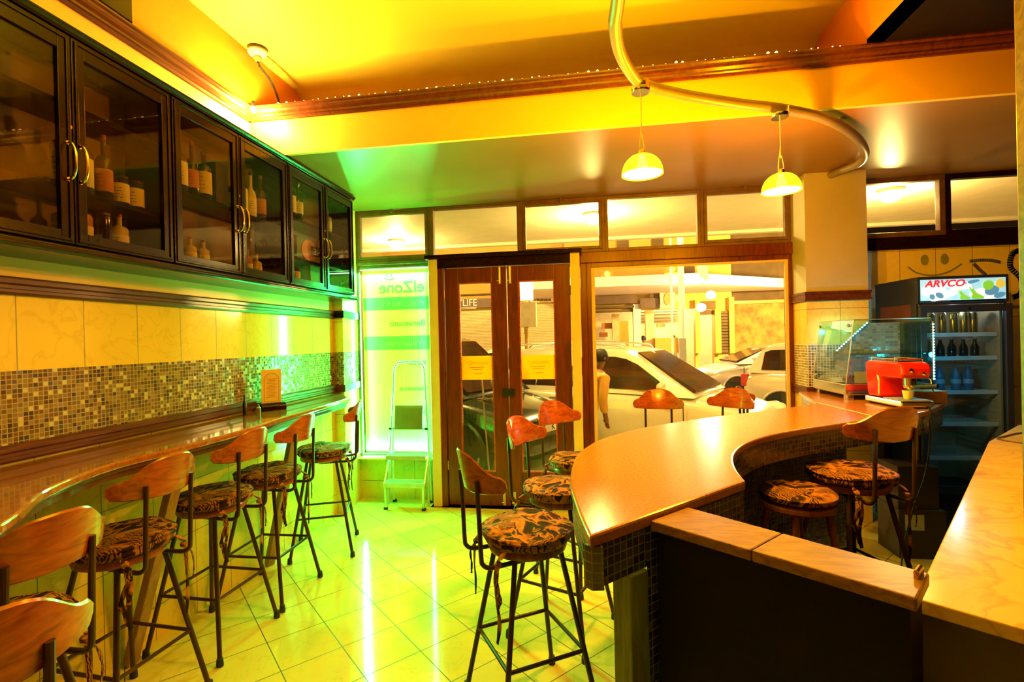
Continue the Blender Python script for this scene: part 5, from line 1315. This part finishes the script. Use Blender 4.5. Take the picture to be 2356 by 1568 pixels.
# contents
fcx = (fx0+fx1)/2
def canp():
    t = empty('drink_can'); t['category'] = 'can'
    MB().lathe([(.022, 0), (.027, .006), (.027, .150), (.022, .160)], n=16).build('can_body', plain('gold_can', (.55, .40, .12), .2, .8), t, smooth=True); MB().lathe([(.021, .160), (.021, .163), (0, .162)], n=14, cap=False).build('can_lid', M['alu'], t); return t
can0 = canp()
for i, (x, y, lb) in enumerate([(-.16, .10, 'leftmost slim can on the top shelf of the drinks fridge'), (-.08, .10, 'second slim can on the top shelf of the drinks fridge'), (.0, .10, 'third slim can, in the middle of the top fridge shelf'), (.07, .10, 'fourth slim can, gold, on the top shelf of the drinks fridge'), (.135, .10, 'rightmost slim can, gold, on the top shelf of the drinks fridge')]):
    place(can0, i == 0, (fcx+x, fy0+y, SH[0]+.0225), 0, lb, 'cans on the top fridge shelf')
def watb():
    t = empty('water_bottle'); t['category'] = 'bottle'
    MB().lathe([(.028, 0), (.032, .006), (.031, .05), (.032, .10), (.028, .13), (.012, .155), (.012, .17)], n=16).build('bottle_body', gl_('blue_water_plastic', (.10, .20, .34), .12), t, smooth=True)
    MB().lathe([(.014, .168), (.014, .184), (0, .184)], n=12, cap=False).build('cap', plain('blue_cap', (.05, .12, .4), .4), t)
    MB().lathe([(.0325, .055), (.0325, .09)], n=16, cap=False).build('label', plain('pale_blue_label', (.4, .5, .6), .5), t); return t
wb0 = watb()
for i, (x, lb) in enumerate([(-.10, 'left dim water bottle on the third shelf of the drinks fridge'), (.015, 'middle water bottle on the third shelf of the drinks fridge'), (.10, 'right water bottle on the third shelf of the drinks fridge')]):
    place(wb0, i == 0, (fcx+x, fy0+.11, SH[2]+.0225), 0, lb, 'water bottles in the fridge')
def soda():
    t = empty('soda_bottle'); t['category'] = 'bottle'
    MB().lathe([(.026, 0), (.028, .005), (.027, .075), (.011, .115), (.011, .13)], n=14).build('bottle_body', M['gdark'], t, smooth=True); MB().lathe([(.013, .128), (.013, .138), (0, .138)], n=10, cap=False).build('cap', M['capr'], t); return t
sd0 = soda()
for i in range(5): place(sd0, i == 0, (fcx-.17+i*.08, fy0+.11, SH[1]+.0225), 0, ('first', 'second', 'third', 'fourth', 'fifth')[i]+' small dark red-capped bottle from the left on the second fridge shelf', 'soda bottles on the second fridge shelf')
# cardboard box in front of the fridge foot
bx = empty('cardboard_box', (2.30, 3.98, 0), 0, 'dim cardboard boxes of supplies under the right end of the bar', 'box')
MB().box(-.16, -.14, 0, .14, .12, .34).build('carton', M['cardboard'], bx, bevel=.003); MB().box(-.12, -.1415, .20, .0, -.1405, .31).build('carton_label', M['paper'], bx)
bx = MB().box(-.13, -.12, 0, .13, .12, .30).build('cardboard_box', M['cardboard'], bevel=.003, loc=(2.28, 3.98, .3405)); tag(bx, 'upper cardboard box stacked on the labelled one under the bar end', 'box')

# ================================================================== glass display case on the bar
dc = empty('display_case', (2.155, 4.205, ZT+.0015), 0, 'glass food display case with steel base and added cyan LED strips on the bar end', 'display case')
hx, hy = .275, .265
b = MB().box(-hx-.02, -hy, .035, hx, hy, .115); base = b.build('steel_base', M['chrome'], dc, bevel=.006)
for sx in (-1, 1):
    for sy in (-1, 1): MB().box(sx*(hx-.03)-.03, sy*(hy-.04)-.03, 0, sx*(hx-.03)+.01, sy*(hy-.04)+.03, .034).build('foot', M['chrome'], dc)
def pane(pts, nm='glass_panel', th=.005):
    v = [Vector(p) for p in pts]; n_ = (v[1]-v[0]).cross(v[3]-v[0]).normalized()*th
    b = MB(); b.quad(*v); b.quad(*[p+n_ for p in v][::-1])
    for i in range(4): j = (i+1) % 4; b.quad(v[i], v[j], v[j]+n_, v[i]+n_)
    return b.build(nm, M['caseglass'], dc)
zt = .585
pane([(-hx-.015, -hy, .116), (-hx-.015, hy, .116), (-hx+.045, hy, zt), (-hx+.045, -hy, zt)])
pane([(-hx-.015, -hy, .116), (hx, -hy, .116), (hx, -hy, zt), (-hx+.045, -hy, zt)])
pane([(hx, -hy, .116), (hx, hy, .116), (hx, hy, zt), (hx, -hy, zt)])
pane([(-hx+.045, -hy, zt), (hx, -hy, zt), (hx, hy, zt), (-hx+.045, hy, zt)])
pane([(-hx+.02, -hy+.03, .33), (hx-.02, -hy+.03, .33), (hx-.02, hy-.03, .33), (-hx+.02, hy-.03, .33)], 'glass_shelf')
MB().box(-hx, -hy+.01, .1155, hx-.01, hy-.01, .120).build('tray_liner', plain('dark_tray', (.06, .045, .03), .4), dc)
for p, q in (((-hx-.015, -hy, .116), (-hx+.045, -hy, zt)), ((-hx+.045, -hy, zt), (-hx+.045, hy, zt)), ((-hx+.045, -hy, zt), (hx, -hy, zt)), ((-hx-.015, hy, .116), (-hx+.045, hy, zt))):
    MB().tube([p, q], .0035, 6).build('edge_strip', M['alu'], dc)
for (x, z) in ((-hx+.0, .15), (-hx+.04, zt-.04)):
    for y in (-hy+.04, hy-.04): MB().lathe([(.012, -.006), (.012, .006)], (x-.012, y, z), ax='x', n=12).build('glass_fixing', M['chrome'], dc)
# mosaic panel and LED beads standing in for reflections in the case glass
b = MB(); A_ = [(-hx+.06, .16), (hx-.02, .16), (hx-.02, .565), (.02, .565), (-hx+.06, .34)]
b.poly([(x, .06, z) for x, z in A_], [(x, z) for x, z in A_]); b.poly([(x, .075, z) for x, z in A_], [(x, z) for x, z in A_])
MOSC = tiles('reflected_mosaic', 'UV', (.030, .020), .003, (1, 1, 1), (1, 1, 1), (.30, .34, .34), .15, ramp_stops=[(0, (.34, .38, .36)), (.5, (.24, .28, .27)), (.75, (.45, .48, .45))], jitter=.10, spec=1)
b.build('mosaic_reflection', MOSC, dc, fix=False)
ls = MB().tube([(-hx+.06, .045, .345), (.02, .045, .57)], .004, 6).build('added_led_tape', M['ledtape'], dc)
b = MB()
for k in range(14):
    p = Vector((-hx+.06, .038, .347)).lerp(Vector((.02, .038, .572)), (k+.5)/14); b.obox(p, ((1, 0, 0), (0, 1, 0), (0, 0, 1)), (.010, .005, .010))
b.build('added_led_beads', M['ledc'], ls)
b = MB().box(-.05, -.002, 0, .05, .002, .085); pc_ = b.build('price_card', M['paper']); pc_.location = (1.99, 3.975, ZT+.1205); tag(pc_, 'pale price card propped inside the glass display case', 'card')

ls2 = MB().tube([(hx+.008, -hy-.004, .14), (hx+.008, -hy-.004, .56)], .004, 6).build('added_led_tape', M['ledtape'], dc)  # strip added as fixture for the cyan light beside the case
b = MB()
for k in range(20): b.obox((hx+.008, -hy-.010, .15+k*.0205), ((1, 0, 0), (0, 1, 0), (0, 0, 1)), (.008, .005, .008))
b.build('added_led_beads', M['ledc'], ls2)
# ================================================================== red espresso machine
em = empty('espresso_machine', (2.045, 3.66, ZT), R(4), 'glossy red lever-style espresso machine with chrome base at the right end of the bar', 'coffee machine')
# local: -y is the brewing front
prof = [(.17, .055), (.195, .26), (.19, .285), (.16, .298), (-.14, .298), (-.175, .285), (-.188, .255), (-.185, .215), (-.165, .192), (.045, .192), (.038, .17), (.040, .055)]
b = MB(); w_ = .088; k = [b._v((-w_, y, z)) for y, z in prof]; l = [b._v((w_, y, z)) for y, z in prof]; n = len(prof)
for i in range(n): b.face([k[i], k[(i+1) % n], l[(i+1) % n], l[i]])
b.face(k[::-1]); b.face(l); b.build('body', M['red'], em, bevel=.018)
b = MB().box(-.10, -.19, .012, .10, .18, .052); b.build('chrome_base', M['chrome'], em, bevel=.010)
b = MB()
for k in range(9): b.box(-.085, -.18+k*.022, .053, .085, -.168+k*.022, .057)
b.build('drip_grid', M['alu'], em)
for sx in (-1, 1):
    for y in (-.16, .15): MB().lathe([(.014, 0), (.012, .014)], (sx*.08, y, 0), n=12).build('foot', M['rubber'], em)
b = MB().box(-.07, -.13, .300, .07, .14, .304)
for y in (-.13, .14): b.tube([(-.075, y, .315), (.075, y, .315)], .004, 6)
for sx in (-1, 1): b.tube([(sx*.075, -.13, .315), (sx*.075, .14, .315)], .004, 6); b.tube([(sx*.075, -.13, .298), (sx*.075, -.13, .315)], .003, 6); b.tube([(sx*.075, .14, .298), (sx*.075, .14, .315)], .003, 6)
b.build('cup_rail', M['brass'], em)
MB().lathe([(.036, .150), (.036, .195)], (0, -.115, 0), n=20).build('brew_head', M['chrome'], em, smooth=True)
pf = MB().lathe([(.030, .128), (.034, .135), (.034, .150)], (0, -.115, 0), n=20); pf.lathe([(.010, .105), (.012, .128)], (0, -.115, 0), n=10); pfo = pf.build('portafilter', M['chrome'], em, smooth=True)
MB().tube([(0, -.14, .140), (.03, -.20, .150), (.06, -.27, .155)], [.008, .013, .012], 10).build('portafilter_handle', M['black'], pfo, smooth=True)
MB().tube([(.07, -.16, .20), (.075, -.195, .185), (.075, -.21, .11)], .004, 6).build('steam_wand', M['chrome'], em, smooth=True)
MB().lathe([(0, -.012), (.014, -.008), (.014, .012)], (-.04, -.188, .245), ax='y', n=16).build('gauge', M['chrome'], em, smooth=True)
MB().lathe([(0, -.02), (.012, -.014), (.012, .006)], (.03, -.188, .225), ax='y', n=14).build('switch_knob', M['brass'], em, smooth=True)
cp_ = MB().lathe([(.020, 0), (.024, .004), (.033, .055), (.030, .055), (.021, .006), (0, .006)], n=18, cap=False).build('paper_cup', plain('yellow_green_cup', (.55, .50, .12), .5), smooth=True); cp_.location = (2.045, 3.545, ZT+.0575); tag(cp_, 'small yellow-green cup standing under the spout of the red machine', 'cup')
wb_ = MB().box(-.10, -.055, 0, .10, .055, .085).build('wooden_box', M['capwood'], bevel=.004, loc=(2.30, 3.80, ZT+.0005)); tag(wb_, 'small open wooden box right of the red machine', 'box')
# power cable from the machine down over the mosaic skirt
cb = MB().tube(catmull([(2.11, 3.46, 1.1075), (2.10, 3.432, 1.1075), (2.082, 3.405, 1.07), (2.08, 3.40, .95), (2.05, 3.40, .72), (1.98, 3.40, .50), (1.93, 3.42, .25), (1.92, 3.44, .02)], 5), .005, 6).build('power_cable', M['black'], smooth=True); tag(cb, 'black cable hanging from the bar end down the mosaic skirt', 'cable')

# ================================================================== things on the marble counter
cb = MB().tube(catmull([(2.74, 3.52, .956), (2.60, 3.46, .956), (2.44, 3.35, .956), (2.36, 3.28, .956), (2.40, 3.18, .956), (2.52, 3.08, .956), (2.62, 3.02, .956)], 6), .0045, 6).build('power_cable', M['signbrown'], smooth=True); tag(cb, 'thin brown cable looped on the far end of the marble counter', 'cable')
tr = empty('till_roll_tray', (2.06, 2.32, .951), R(-38), 'low stack of dark and yellow pads on a red tray on the marble counter', 'tray')
MB().box(-.06, -.06, 0, .10, .06, .012).build('red_tray', plain('dark_red_plastic', (.35, .04, .02), .4), tr); MB().box(-.05, -.05, .013, .09, .05, .034).build('yellow_pad', M['menu'], tr); MB().box(-.02, -.01, .035, .09, .045, .060).build('dark_pad', M['facade2'], tr)
